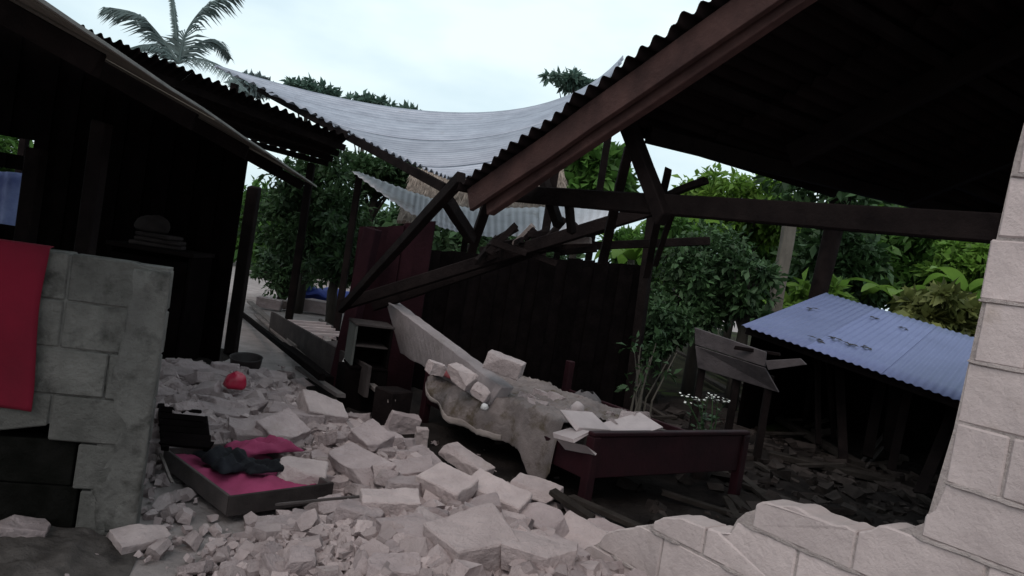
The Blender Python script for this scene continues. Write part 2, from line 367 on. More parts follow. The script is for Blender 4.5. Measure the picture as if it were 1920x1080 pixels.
# stained wall of the left house with recessed near-black blocks low down
LWA = at(322, 500, 3.5); LWB = at(-40, 478, 3.3)
lw_dir = Vector((LWB.x - LWA.x, LWB.y - LWA.y, 0)).normalized(); lw_dep = Vector((-lw_dir.y, lw_dir.x, 0))
if lw_dep.y < 0: lw_dep = -lw_dep
lorg = Vector((LWA.x, LWA.y, 0)); LTOP = LWA.z
lwall = empty('low_block_wall', lorg, 'low stained wall of rough concrete blocks with recessed black blocks below', 'wall')
lh = LTOP / 6
for k in range(6):
    off = [.25, .28, 0, -.2, 0, 0][k] - (.4 if k < 2 else 0)
    j = 0
    while True:
        a = max(.004, off + j * .4 + .004); b = off + (j + 1) * .4 - .004; j += 1
        if a > 1.7: break
        if b - a < .05 or b < .05: continue
        z0 = k * lh; z1 = z0 + lh - .007
        if k < 2 and a > .15:
            poly_block('block', [(a, z0), (b, z0), (b, z1), (a, z1)], lorg + lw_dep * .035, lw_dir, lw_dep, .11, BLACK_BLOCK, lwall, jit=.004, jd=.006); continue
        if k < 2: a = .004; b = .24 + .03 * k
        pts = [(a, z0), (b, z0), (b, z1), ((a + b) / 2, z1 + rng.uniform(-.004, 0.002)), (a, z1)]
        if k == 2 and a > .1:
            pts = [(a, z0 + .03 + .05 * rng.random()), ((a + b) / 2, z0 + .02 + .06 * rng.random()), (b, z0 + .03 + .05 * rng.random()), (b, z1), (a, z1)]
        if k == 5 and a < .1:
            pts = [(a, z0), (b, z0), (b, z1), (a + .16, z1), (a + .10, z1 - .012), (a, z1 - .02)]
        poly_block('block', pts, lorg, lw_dir, lw_dep, .15, LBLOCK, lwall, jit=.003, jd=.003)
mb = MB()
def lslab(a0, a1, z0, z1, d0, d1):
    vs = [lorg + lw_dir * a + Vector((0, 0, z)) + lw_dep * d for d in (d0, d1) for (a, z) in ((a0, z0), (a1, z0), (a1, z1), (a0, z1))]
    mb.add(vs, [(0, 1, 2, 3), (7, 6, 5, 4), (0, 4, 5, 1), (1, 5, 6, 2), (2, 6, 7, 3), (3, 7, 4, 0)])
lslab(.01, 1.7, 2.35 * lh, LTOP - .012, .01, .14); lslab(.01, .2, 0, 2.349 * lh, .01, .14)
mb.build('mortar', LPLASTER, lwall)
# smeared plaster along the free end of the wall
def smear(u, v):
    a = -.004 + (.16 + .05 * fbm(v * 4, 1)) * u; z = .02 + (LTOP - .05) * v
    return lorg + lw_dir * a + Vector((0, 0, z)) + lw_dep * (-.012 - .010 * fbm(u * 3, v * 9, 4) + .016 * u)
grid_obj('plaster_smear', smear, 10, 50, LPLASTER, lwall, smooth_=True, solid=.006)
# the dark hearth recess behind the opening
hearth = empty('hearth', lorg + lw_dir * .6 + lw_dep * .5, 'black hearth recess behind the opening of the low wall', 'hearth')
mb = MB(); lslab(.2, 1.75, 0, LTOP * .5, .75, .8); mb.build('back_panel', BLACK_BLOCK, hearth)
mb = MB(); lslab(.2, 1.75, LTOP * .5 + .003, LTOP * .5 + .05, .16, .8); mb.build('shelf', BLACK_BLOCK, hearth)
mb = MB(); lslab(.12, .17, 0, LTOP * .5, .16, .75); mb.build('side_panel', BLACK_BLOCK, hearth)

# low dark-coloured layer spread on the ground before the black blocks
def dark_patch(u, v):
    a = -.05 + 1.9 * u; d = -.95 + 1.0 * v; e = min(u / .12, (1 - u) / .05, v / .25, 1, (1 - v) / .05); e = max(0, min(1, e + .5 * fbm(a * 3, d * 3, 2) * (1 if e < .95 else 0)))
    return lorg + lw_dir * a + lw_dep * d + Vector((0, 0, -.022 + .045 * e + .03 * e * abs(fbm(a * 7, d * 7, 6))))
tag(grid_obj('dark_heap', dark_patch, 90, 60, mat('dark_patch', (.13, .112, .106), (.055, .047, .044), 5, 1, 1.0, 14, c3=(.03, .026, .025), s3=3, t3=.55, rnd=False, spec=.05), None, smooth_=True), 'low uneven dark layer on the ground before the low wall', 'dark_patch', None, 'stuff')
# red cloth over the low wall
RCA = (at(103, 478, 3.42) - lorg).dot(lw_dir)
def redcloth(u, v):
    a = RCA + .95 * u + .012 * math.sin(v * 5)
    z = LTOP + .012 - v * .70 * (1 + .03 * fbm(u * 3, 2)); d = -.022 - .020 * math.sin(u * 19 + 2.5 * v) * v - .02 * fbm(u * 6, v * 2, 3) * v
    if v < .12: d = .02 - (v / .12) * .038; z = LTOP + .014 - .012 * (v / .12) ** 2
    return lorg + lw_dir * a + Vector((0, 0, z)) + lw_dep * d
tag(grid_obj('red_cloth', redcloth, 40, 40, RED_C, None, smooth_=True, solid=.004), 'plain dark red cloth hung over the low stained wall', 'cloth')

# ------------------------------------------------------------------ left house
lhse = empty('left_house', Vector((-4, 6, 0)), 'dark open-sided house with a low overhanging roof and timber posts', 'house')
E0 = at(60, 0, 2.2); E1 = at(592, 351, 8.0)
ed = (E1 - E0)
def lroof(u, v, lift=0.0):
    e = E0 + ed * (-.12 + 1.12 * u); return e + Vector((-5.2 * v, -.33 * v, 1.933 * v + lift))
for i in range(5):
    u0, u1 = i / 5 + .001, (i + 1) / 5 - .001
    vs = [lroof(u0, 0, .004 * (i % 2)), lroof(u1, 0, .004 * (i % 2)), lroof(u1, 1, .004 * (i % 2)), lroof(u0, 1, .004 * (i % 2))]
    vs += [v + Vector((0, 0, .009)) for v in vs]
    mesh_obj('roof_sheet', vs, [(3, 2, 1, 0), (4, 5, 6, 7), (0, 1, 5, 4), (1, 2, 6, 5), (2, 3, 7, 6), (3, 0, 4, 7)], PLYW, lhse)
e0 = lroof(0, 0); e1 = lroof(1, 0)
beam('lit_edge', e0 + Vector((.009, 0, .008)), e1 + Vector((.009, 0, .008)), .010, .013, LIT_EDGE, lhse, segs=14, wob=.004)  # pale strip added for the lit rim of the roof sheets
for i in range(6):
    u = .03 + i * .188
    beam('rafter', lroof(u, .02, -.06), lroof(u, .97, -.06), .05, .09, WOOD_D, lhse)
pt = at(476, 362, 8.0); pb = atz(432, 664, 0.0)
beam('post', Vector((pb.x, pb.y, 0)), Vector((pb.x, pb.y, pt.z + .08)), .12, .12, WOOD_D, lhse)
beam('post', at(192, 230, 4.4), Vector((at(192, 230, 4.4).x, 4.4, 0.0)), .085, .085, WOOD_D, lhse)
beam('post', at(70, 280, 6.2), Vector((at(70, 280, 6.2).x, 6.2, 0.0)), .12, .12, WOOD_D, lhse)
# back wall of upright planks, open at the far left where a curtain hangs
xr = pb.x + .05; xl = at(46, 400, 7.93).x; nb = 17
for i in range(nb):
    a = xl + (xr - xl) * i / nb; b = xl + (xr - xl) * (i + 1) / nb + .02; q = .03 * (i % 2)
    h = E1.z + 1.45 * (E1.x - (a + b) / 2) / 3.9 - .035
    vs = [(a, 7.93 + q, 0), (b, 7.93 + q, 0), (b, 7.93 + q, h), (a, 7.93 + q, h), (a, 7.955 + q, 0), (b, 7.955 + q, 0), (b, 7.955 + q, h), (a, 7.955 + q, h)]
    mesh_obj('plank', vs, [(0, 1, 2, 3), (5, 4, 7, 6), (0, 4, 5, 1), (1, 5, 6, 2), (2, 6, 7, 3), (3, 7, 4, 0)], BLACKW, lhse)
xq = at(-150, 300, 7.93).x; zl0 = at(20, 256, 7.93).z; zl1 = at(20, 288, 7.93).z; zl2 = at(20, 316, 7.93).z
for i in range(4):
    a = xq + (xl - xq) * i / 4; b = xq + (xl - xq) * (i + 1) / 4 + .02; q = .03 * (i % 2); h = E1.z + 1.45 * (E1.x - (a + b) / 2) / 3.9 - .035
    for (z0, z1) in ((zl0, h), (zl2, zl1), (0, 1.02)):
        vs = [(a, 7.93 + q, z0), (b, 7.93 + q, z0), (b, 7.93 + q, z1), (a, 7.93 + q, z1), (a, 7.955 + q, z0), (b, 7.955 + q, z0), (b, 7.955 + q, z1), (a, 7.955 + q, z1)]
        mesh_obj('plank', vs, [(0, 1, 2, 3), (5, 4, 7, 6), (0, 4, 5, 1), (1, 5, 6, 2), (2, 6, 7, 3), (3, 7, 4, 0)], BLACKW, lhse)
# far side wall
vs = [(-6.9, 1.2, 0), (-6.9, 6.6, 0), (-6.9, 6.6, 3.6), (-6.9, 1.2, 3.6), (-6.95, 1.2, 0), (-6.95, 6.6, 0), (-6.95, 6.6, 3.6), (-6.95, 1.2, 3.6)]
mesh_obj('side_wall', vs, [(0, 1, 2, 3), (5, 4, 7, 6), (0, 4, 5, 1), (1, 5, 6, 2), (2, 6, 7, 3), (3, 7, 4, 0)], BLACKW, lhse)
# curtain
def curt(u, v):
    p = at(-46 + 86 * u, 318 + 6 * u, 8.6); q = at(-60 + 84 * u, 440, 8.6); return p.lerp(q, v) + Vector((0, .03 * math.sin(u * 14), 0))
tag(grid_obj('curtain', curt, 24, 10, CURTAIN, None, smooth_=True, solid=.003), 'pale bluish curtain hanging at the back of the dark house', 'curtain')
# dark cupboard beside the end post
def cupboard():
    x1 = pb.x - .10; x0 = x1 - .78; y0 = 7.35; y1 = 7.85; H = 1.02
    c = empty('cupboard', Vector(((x0 + x1) / 2, 7.6, 0)), 'dark wooden cupboard with clutter on its top shelf', 'cupboard')
    def bx(n, a, b, c0, d, e, f, m=BLACKW):
        vs = [(x, y, z) for x in (a, b) for y in (c0, d) for z in (e, f)]
        mesh_obj(n, vs, [(0, 1, 3, 2), (4, 6, 7, 5), (0, 4, 5, 1), (2, 3, 7, 6), (0, 2, 6, 4), (1, 5, 7, 3)], m, c, bevel=.004)
    bx('side_panel', x0, x0 + .03, y0, y1, 0, H); bx('side_panel', x1 - .03, x1, y0, y1, 0, H)
    bx('back_panel', x0 + .032, x1 - .032, y1 - .02, y1, .02, H); bx('top', x0 - .02, x1 + .02, y0 - .02, y1, H + .002, H + .04, WOOD_D)
    bx('door', x0 + .035, (x0 + x1) / 2 - .004, y0 - .006, y0 + .016, .08, H - .05); bx('door', (x0 + x1) / 2 + .004, x1 - .035, y0 - .006, y0 + .016, .08, H - .05)
    bx('plinth', x0 + .035, x1 - .035, y0 + .02, y0 + .04, 0, .08, WOOD_D)
    for i in range(3):
        mb = MB(); z = H + .045 + .042 * i; mb.box(Matrix.Translation((x0 + .4 + rng.uniform(-.05, .05), y0 + .18, z + .018)) @ Matrix.Rotation(rng.uniform(-.3, .3), 4, 'Z'), .46 - .06 * i, .26, .036)
        tag(mb.build('folded_cloth', WOOD_B, bevel=.008), 'folded grey cloth stacked on the dark cupboard', 'cloth', 'folded cloths on the cupboard')
cupboard()
# things on the sill of the low wall
def blob(name, c, rx, ry, rz, m, lab, cat, seed=0, flat=.0, **kw):
    n, k = 20, 12
    def S(u, v):
        a = 2 * math.pi * u; q = math.pi * (v - .5); d = Vector((math.cos(q) * math.cos(a), math.cos(q) * math.sin(a), math.sin(q)))
        r = 1 + .16 * fbm(d.x * 1.8 + seed, d.y * 1.8, d.z * 1.8) + (.10 * abs(fbm(d.x * 4 + seed, d.y * 4, d.z * 4)) if 'bag' in name else 0)
        z = d.z * r
        if z < -.6: z = -.6 - (z + .6) * .1
        return Vector((c[0] + d.x * rx * r, c[1] + d.y * ry * r, c[2] + (z + .6) * rz))
    o = grid_obj(name, S, n, k, m, None, smooth_=True); tag(o, lab, cat, **kw); return o
pq = at(345, 462, 3.9)
blob('bundle', (pb.x - .62, 7.6, 1.19), .17, .13, .10, WOOD_B, 'dim rounded bundle standing on the folded cloths of the cupboard', 'bundle', 3)

# ------------------------------------------------------------------ dark roof behind the left house, underside shade in its colour
ra = empty('dark_roof', Vector((-3.5, 10, 0)), 'dark corrugated roof with a ragged edge behind the left house', 'roof')
A1 = at(150, 48, 8.9); A2 = at(655, 258, 9.6); A3 = at(612, 300, 12.0); A4 = at(20, 150, 11.6)
def rA(u, v):
    return A1.lerp(A2, u).lerp(A4.lerp(A3, u), v)
la = (A2 - A1).length
for i in range(5): corr_sheet('roof_sheet', rA, i / 5, (i + 1) / 5, 0 + rng.uniform(-.01, .01), 1, la, SHADE_SHEET, ra, pitch=.10, amp=.022, nv=6, lift=.003 * (i % 2), ragged=.015)
for i in range(4): beam('purlin', rA(0, .12 + .25 * i) - Vector((0, 0, .09)), rA(1, .12 + .25 * i) - Vector((0, 0, .09)), .05, .08, WOOD_D, ra)
for (u, v) in ((.05, .9), (.95, .9), (.5, .9)):
    p = rA(u, v); beam('post', Vector((p.x, p.y, 0)), p - Vector((0, 0, .14)), .1, .1, WOOD_D, ra)

# ------------------------------------------------------------------ sagging grey roof in the middle
rb = empty('sagging_roof', Vector((0, 11, 0)), 'grey corrugated iron roof sagging into a deep curve between two houses', 'roof')
def poly(pts, u):
    n = len(pts) - 1; x = min(max(u, 0), 1) * n; i = min(n - 1, int(x)); f = x - i
    p0 = pts[max(0, i - 1)]; p1 = pts[i]; p2 = pts[i + 1]; p3 = pts[min(n, i + 2)]
    r = .5 * ((2 * p1) + (p2 - p0) * f + (2 * p0 - 5 * p1 + 4 * p2 - p3) * f * f + (3 * p1 - p0 - 3 * p2 + p3) * f ** 3)
    return r + ((u - min(max(u, 0), 1)) * n) * (p2 - p1 if u > 1 else p2 - p1)
BLf = [at(842, 334, 8.45), at(742, 292, 9.2), at(590, 216, 10.5), at(415, 128, 12.0)]
BRt = [at(880, 334, 8.45), at(1010, 268, 9.2), at(1115, 180, 10.5), at(1172, 103, 12.0)]
BMd = [at(852, 334, 8.45), at(860, 297, 9.2), at(872, 255, 10.5), at(898, 214, 12.0)]
def rB(u, v):
    a = poly(BLf, u); m = poly(BMd, u); b = poly(BRt, u)
    c = m * 2 - (a + b) * .5
    return a * (1 - v) ** 2 + c * 2 * v * (1 - v) + b * v * v
for i in range(5): corr_sheet('roof_sheet', rB, i / 5, (i + 1) / 5 + .006, .0, 1.0, 4.2, METAL, rb, pitch=.14, amp=.024, nv=26, lift=.006 * (i % 2), ragged=.012)
for v in (.06, .9): beam('rafter', rB(.03, v) - Vector((0, 0, .12)), rB(.98, v) - Vector((0, 0, .12)), .06, .1, WOOD_D, rb)
for (u, v) in ((.98, .02), (.98, .98), (.5, .97)):
    p = rB(u, v); beam('post', Vector((p.x, p.y, 0)), p - Vector((0, 0, .16)), .1, .1, WOOD_D, rb)

# lower pale sheet
rc = empty('fallen_roof_sheet', Vector((0, 10.5, 0)), 'pale corrugated roof sheet sagging low behind the wrecked timber frame', 'roof')
CF = [at(660, 322, 9.6), at(775, 402, 9.7), at(880, 440, 9.8), at(1010, 440, 9.9), at(1150, 415, 10.1)]
CB = [at(672, 322, 10.6), at(780, 362, 10.8), at(880, 390, 11.0), at(1010, 388, 11.2), at(1160, 380, 11.5)]
def rC(u, v): return poly(CF, u).lerp(poly(CB, u), v)
for i in range(4): corr_sheet('roof_sheet', rC, i / 4, (i + 1) / 4 + .004, 0, 1, 3.4, METAL_W, rc, pitch=.085, amp=.006, nv=6, lift=.004 * (i % 2), ragged=.02)
for u in (.02, .5, .98):
    p = rC(u, .8); beam('post', Vector((p.x, p.y, 0)), p - Vector((0, 0, .03)), .08, .08, WOOD_D, rc)

# thatched hut beyond
hut = empty('thatched_hut', Vector((.1, 13.4, 0)), 'thatched brown grass roof glimpsed beneath the sagging iron roof', 'hut')
T0 = at(745, 410, 12.4); T1 = at(1075, 420, 12.4); T2 = at(1050, 296, 13.6); T3 = at(775, 318, 13.6)
def rT(u, v): return T0.lerp(T1, u).lerp(T3.lerp(T2, u), v)
rs_ = grid_obj('roof_slope', lambda u, v: rT(u, v) - Vector((0, 0, .05)), 6, 4, THATCH, hut, solid=.06)
mb = MB()
for i in range(3000):
    u, v = rng.random(), rng.random() ** .8; p = rT(u, v); dn = (rT(u, v - .1) - rT(u, v)).normalized(); sd_ = (T1 - T0).normalized()
    d = (dn + sd_ * rng.uniform(-.25, .25) + Vector((0, 0, rng.uniform(-.05, .12)))).normalized(); l = rng.uniform(.15, .35); ww = sd_ * rng.uniform(.006, .013); p += Vector((0, -.01, .02 + rng.uniform(0, .03)))
    mb.add([p - ww, p + ww, p + d * l], [(0, 1, 2)])
tag(mb.build('straw', THATCH, rs_), kind='stuff')
for u in (.05, .95): p = rT(u, .1); beam('post', Vector((p.x, p.y, 0)), p - Vector((0, 0, .06)), .1, .1, WOOD_D, hut)
# ------------------------------------------------------------------ main roof of the fallen house
house = empty('fallen_house_roof', hp(1, 2, 0), 'steep dark roof of the fallen house with a red-brown barge board', 'roof')
def rM(s, t, dz=0.0): return hp(s, t, zr(s) + dz)
SL = math.hypot(1, .473)
TS = [-.38, .55, 1.9, 3.4, 5.0, 6.4]
for i in range(5):
    t0, t1 = TS[i], TS[i + 1]; s_e = [1.84, 1.84, 1.74, 1.58, 1.46][i]
    for k, (s0, s1) in enumerate(((-.9, .5), (.47, s_e))):
        corr_sheet('roof_sheet', lambda u, v: rM(u, v), s0, s1, t0, t1 + .05, SL, SHADE_SHEET, house, pitch=.082, amp=.016, nv=5, lift=.02 + .006 * ((i + k) % 2), ragged=.02 if i == 0 else 0)
corr_sheet('roof_sheet', lambda u, v: rM(u, v), 1.80, 2.66, -.38, -.02, SL, SHADE_SHEET, house, pitch=.082, amp=.016, nv=4, lift=.02, ragged=.012)
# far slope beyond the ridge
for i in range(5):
    corr_sheet('roof_sheet', lambda u, v: hp(-.9 - u, v, zr(-.9) - .473 * u), 0, 3.0, TS[i], TS[i + 1] + .05, SL, SHADE_SHEET, house, pitch=.082, amp=.016, nv=5, per=5, lift=.02 + .006 * (i % 2))
bb0, bb1 = -1.0, 2.58
beam('barge_board', rM(bb0, -.31, -.07), rM(bb1, -.31, -.07), .03, .13, WOOD_M, house, segs=12, wob=.004)
beam('barge_rafter', rM(bb0, -.25, -.10), rM(2.50, -.25, -.13), .05, .11, WOOD_M, house, segs=12, wob=.004)
for t in (.95, 2.2, 3.4, 4.6):
    beam('rafter', rM(-.9, t, -.09), rM(1.5, t, -.09), .06, .12, WOOD_D, house)
for s in (.0, .75, 1.35):
    beam('purlin', rM(s, -.12, -.03), rM(s, 6.2, -.03), .05, .05, WOOD_D, house)
beam('eave_beam', rM(1.72, .1, -.05), rM(1.40, 5.6, -.05), .06, .08, WOOD_D, house)
# far end wall of boards under the roof, out of the way of the view to the garden
for t in (5.9,):
    for s in (-3.0, -.5, 1.3):
        beam('post', hp(s, t, 0), hp(s, t, (zr(s) if s > -.9 else zr(-1.8 - s)) - .08), .11, .11, WOOD_D, house)
# truss timbers, in the plane one rafter in from the gable
def tb(name, a, b, ta, tb_, wd, m=WOOD_D, parent=house, ht=None):
    return beam(name, att(*a, ta), att(*b, tb_), wd, ht or wd, m, parent)
tb('tie_beam', (922, 360), (1900, 432), .05, .05, .07, WOOD_D, ht=.095)
tb('strut', (1160, 190), (1246, 412), .0, .0, .07)
tb('strut', (1180, 275), (1128, 495), .25, .45, .05)
tb('strut', (1006, 296), (1048, 425), .1, .1, .05)
tb('strut', (1252, 320), (1212, 520), .14, .5, .036)
tb('strut', (1262, 395), (1228, 500), .1, .3, .026)
tb('brace', (1222, 378), (1322, 338), .12, .12, .032)
tb('strut', (1066, 372), (1072, 436), .12, .12, .04)
tb('strut', (918, 368), (884, 470), .12, .3, .06)
# fallen rafters of the collapsed corner
def fallen(a, b, ya, yb, wd, lab, m=WOOD_D):
    o = beam('fallen_rafter', at(*a, ya), at(*b, yb), wd, wd * 1.3, m); tag(o, lab, 'timber'); return o
fallen((866, 332), (640, 580), 4.45, 7.0, .055, 'dark rafter slanting from the barge board end down to the concrete beam')
fallen((832, 368), (884, 446), 4.8, 5.3, .06, 'short dark brace propped under the slanting rafter')
fallen((640, 572), (1225, 392), 7.0, 6.0, .075, 'long dark rafter lying slantwise across the maroon wall')
fallen((700, 575), (1150, 420), 7.1, 6.3, .06, 'thin dark rafter lying parallel below the long slanting one')
fallen((900, 470), (1330, 452), 6.6, 6.2, .05, 'dark batten crossing the wreckage above the black back wall', WOOD_D)
for i in range(26):
    x = rng.uniform(890, 1110); y = 470 - (x - 905) * .12 + rng.uniform(-22, 22); a = rng.uniform(-.9, .4); l = rng.uniform(25, 75)
    o = beam('splintered_batten', at(x, y, 6.35 + rng.uniform(-.12, .25)), at(x + l * math.cos(a), y + l * math.sin(a), 6.35 + rng.uniform(-.12, .25)), .03, .05, WOOD_P if i % 9 == 0 else WOOD_D, segs=2)
    tag(o, ('pale' if i % 9 == 0 else 'dark') + (' short' if l < 50 else ' longer') + ' splintered batten tangled on top of the black back wall', 'timber', 'splintered battens above the back wall')

# ------------------------------------------------------------------ inner walls
def planked(name, A, B, h0, h1, n, m, lab, th=.02, lean=0.0, cat='wall'):
    root = empty(name, Vector(((A.x + B.x) / 2, (A.y + B.y) / 2, 0)), lab, cat)
    d = (B - A); d.z = 0; dd = d.normalized(); nn = Vector((-dd.y, dd.x, 0))
    for i in range(n):
        a = A + d * (i / n); b = A + d * ((i + 1) / n) + dd * .012; ha = h0 + (h1 - h0) * i / n + rng.uniform(-.015, .015); hb = h0 + (h1 - h0) * (i + 1) / n + rng.uniform(-.015, .015); q = nn * (.024 * (i % 2))
        a = Vector((a.x, a.y, 0)) + q; b = Vector((b.x, b.y, 0)) + q; lv = nn * lean
        vs = [a, b, b + lv + Vector((0, 0, hb)), a + lv + Vector((0, 0, ha))]; vs += [v + nn * th for v in vs]
        mesh_obj('plank', vs, [(0, 1, 2, 3), (5, 4, 7, 6), (0, 4, 5, 1), (1, 5, 6, 2), (2, 6, 7, 3), (3, 7, 4, 0)], m, root)
    return root
q1 = at(796, 472, 7.72); q2 = at(1212, 496, 8.6)
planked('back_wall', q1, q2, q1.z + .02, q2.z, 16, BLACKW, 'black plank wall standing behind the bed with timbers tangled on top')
q3 = at(676, 425, 7.9); q4 = at(815, 417, 7.6)
planked('maroon_wall', q3, q4, q3.z, q4.z, 5, MAROON_W, 'dull maroon board wall leaning behind the slanting rafters', lean=-.02)
o = beam('corner_post', Vector((at(655, 560, 7.3).x, 7.3, 0)), at(700, 430, 7.5), .13, .13, MAROON_W); tag(o, 'leaning maroon corner post at the end of the concrete beam', 'post')
o = beam('end_post', Vector((q2.x + .06, q2.y - .05, 0)), at(1226, 395, 8.4), .1, .1, WOOD_D); tag(o, 'dark upright post at the end of the black plank wall', 'post')

# ------------------------------------------------------------------ concrete ring beam that slid off the wall
def ring_beam():
    a = [at(722, 562, 7.05), at(940, 726, 5.75)]; b = [at(750, 662, 6.95), at(915, 760, 5.72)]
    n = 22; V = []; Fc = []
    d = (a[1] - a[0]).normalized(); dep = Vector((-d.y, d.x, 0)).normalized() * -.13
    if dep.y < 0: dep = -dep
    for i in range(n + 1):
        u = i / n; p = a[0].lerp(a[1], u); q = b[0].lerp(b[1], u)
        q += Vector((0, 0, .02 * fbm(u * 12, 3))); p += Vector((0, 0, .006 * fbm(u * 20, 8)))
        V += [p, q, q + dep, p + dep]
    for i in range(n):
        for j in range(4): Fc.append((i * 4 + j, i * 4 + (j + 1) % 4, i * 4 + 4 + (j + 1) % 4, i * 4 + 4 + j))
    Fc += [(0, 1, 2, 3), (n * 4 + 3, n * 4 + 2, n * 4 + 1, n * 4)]
    o = mesh_obj('concrete_beam', V, Fc, mat('beam_concrete', (.30, .252, .255), (.22, .182, .185), 4, .95, .5, 26, c3=(.2, .165, .16), s3=3, t3=.6, stretch=(1, 1, .4)), None, bevel=.006)
    tag(o, 'long grey concrete beam tipped down from the broken wall onto the bed', 'beam')
ring_beam()

# ------------------------------------------------------------------ broken blocks
def chunk_mesh(seed, a, b, c, cuts, rough=.006, sub=4):
    r = random.Random(seed); bm = bmesh.new()
    bmesh.ops.create_cube(bm, size=1.0); bmesh.ops.scale(bm, vec=(a, b, c), verts=bm.verts)
    for i in range(cuts):
        dr = Vector((r.uniform(-1, 1), r.uniform(-1, 1), r.uniform(-1, 1))).normalized()
        ext = abs(dr.x) * a / 2 + abs(dr.y) * b / 2 + abs(dr.z) * c / 2
        g = bm.verts[:] + bm.edges[:] + bm.faces[:]
        bmesh.ops.bisect_plane(bm, geom=g, plane_co=dr * ext * r.uniform(.55, .85), plane_no=dr, clear_outer=True)
        bm.edges.ensure_lookup_table(); bmesh.ops.holes_fill(bm, edges=[e for e in bm.edges if e.is_boundary], sides=0)
    bmesh.ops.remove_doubles(bm, verts=bm.verts, dist=.002)
    bmesh.ops.bevel(bm, geom=bm.edges[:], offset=min(a, b, c) * .045, segments=1, affect='EDGES', clamp_overlap=True)
    bmesh.ops.triangulate(bm, faces=bm.faces)
    for L_ in [max(a, b, c) / q for q in (2.2, 3.5, 5.5, 8.5)][:sub]:
        es = [e for e in bm.edges if e.calc_length() > L_]
        if es: bmesh.ops.subdivide_edges(bm, edges=es, cuts=1); bmesh.ops.triangulate(bm, faces=[f for f in bm.faces if len(f.verts) > 3])
    for v in bm.verts:
        k = noise.noise_vector(v.co * 7 + Vector((seed, 0, 0))) * rough * 1.6 + noise.noise_vector(v.co * 24 + Vector((seed, 5, 0))) * rough + noise.noise_vector(v.co * 60 + Vector((seed, 9, 0))) * rough * .5
        v.co += k
    me = bpy.data.meshes.new('chunk'); bm.to_mesh(me); bm.free(); return me
protos = []
shapes = [(.38, .19, .14, 2), (.28, .19, .14, 3), (.2, .19, .14, 3), (.3, .2, .1, 4), (.24, .16, .13, 5), (.18, .15, .12, 5), (.34, .2, .07, 3), (.22, .2, .06, 4), (.26, .22, .15, 6), (.16, .14, .09, 5), (.4, .2, .12, 3), (.15, .12, .1, 7), (.2, .1, .08, 4), (.3, .26, .09, 5)]
for i, s in enumerate(shapes):
    me = chunk_mesh(i * 13 + 1, *s); me.materials.append(CONC); protos.append((me, s))
def rest(o, p, sink=.25, zmin=None):
    """lower the piece so that it sits in the heap under it"""
    M_ = o.rotation_euler.to_matrix(); cs = [M_ @ Vector(c) for c in o.bound_box]; lo = min(c.z for c in cs); hi = max(c.z for c in cs)
    o.location = (p[0], p[1], p[2] - lo - sink * (hi - lo))
placed = []
def big(px, py, dims, yaw, tx, ty, cuts, lab, m=CONC_PALE, sink=.22, seed=None, grp=None, p=None):
    dims = tuple(x * .82 for x in dims); me = chunk_mesh(seed or int(px * 7 + py), *dims, cuts, rough=.0048, sub=4); me.materials.append(m)
    o = bpy.data.objects.new('broken_block', me); link(o); o.rotation_euler = (R(tx), R(ty), R(yaw))
    p = p or atg(px, py); rest(o, p, sink); tag(o, lab, 'concrete block', grp or 'large broken blocks in the rubble')
    placed.append((o.location.x, o.location.y, max(dims) * .5)); return o
big(600, 795, (.36, .30, .13), 35, 24, 8, 1, 'square-cornered pale block tilted up at the back of the rubble heap', sink=.1)
big(525, 835, (.33, .28, .13), 60, 26, -12, 2, 'blunt grey block leaning in front of the tilted square-cornered block', CONC, sink=.15)
big(748, 820, (.30, .13, .27), 25, 8, 12, 2, 'upright broken block standing at the dark edge of the bed', CONC)
big(787, 842, (.11, .10, .24), 15, 4, -3, 1, 'narrow upright block end standing beside the larger upright block')
big(690, 840, (.30, .24, .12), -30, 20, 20, 3, 'wedge of broken block lying before the upright block', CONC)
big(672, 888, (.50, .26, .10), -38, 16, 4, 3, 'long flat slab of block lying across the middle of the heap', CONC)
big(560, 925, (.32, .26, .20), 12, 6, 4, 2, 'large pale block resting on the corner of the open drawer', CONC_PALE, sink=.12)
big(728, 965, (.34, .19, .13), 14, 8, -4, 1, 'neat pale half block lying in front of the long flat slab')
big(833, 945, (.34, .25, .17), -30, 14, 6, 2, 'pale cut block lying below the rough long stone slab', sink=.12)
big(870, 890, (.50, .16, .12), -40, 6, 12, 3, 'rough long stone slab lying against the dark edge of the bed', sink=.05)
big(925, 968, (.42, .22, .17), -22, 16, 10, 2, 'long pale block with a chipped front beside the pale cut block', sink=.12)
big(1000, 945, (.36, .24, .13), -28, 14, 6, 4, 'rounded broken block at the top of the heap before the bed leg', sink=.1)
big(1005, 1002, (.40, .24, .15), -32, 20, 4, 3, 'angular grey block wedged below the rounded broken block', CONC)
big(872, 1058, (.42, .36, .20), 25, 12, -10, 3, 'biggest smooth pale block at the foot of the heap', sink=.2)
big(1005, 1062, (.38, .24, .14), -8, 10, 4, 4, 'crumbling pale block beside the biggest smooth block')
big(1092, 1036, (.42, .26, .13), -36, 24, 4, 4, 'tilted pale block against the foot of the broken wall')
big(1088, 972, (.34, .13, .05), -24, 8, 2, 2, 'thin flake of block lying on top of the heap before the bed leg', sink=.0)
big(1150, 1045, (.5, .22, .12), -40, 34, 6, 3, 'grey broken block lying flat against the base of the jagged wall', CONC)
big(1240, 1075, (.42, .22, .14), -40, 30, 4, 3, 'pale block corner leaning on the base of the jagged wall')
big(768, 905, (.32, .22, .12), 10, 12, -16, 4, 'dusty grey block between the long flat slab and the rough stone slab', CONC)
big(470, 822, (.36, .22, .09), 25, 10, 6, 4, 'flat grey slab lying behind the open drawer', CONC)
big(415, 785, (.42, .22, .08), 15, 6, 4, 4, 'flat grey slab lying near the red plastic bag', CONC)
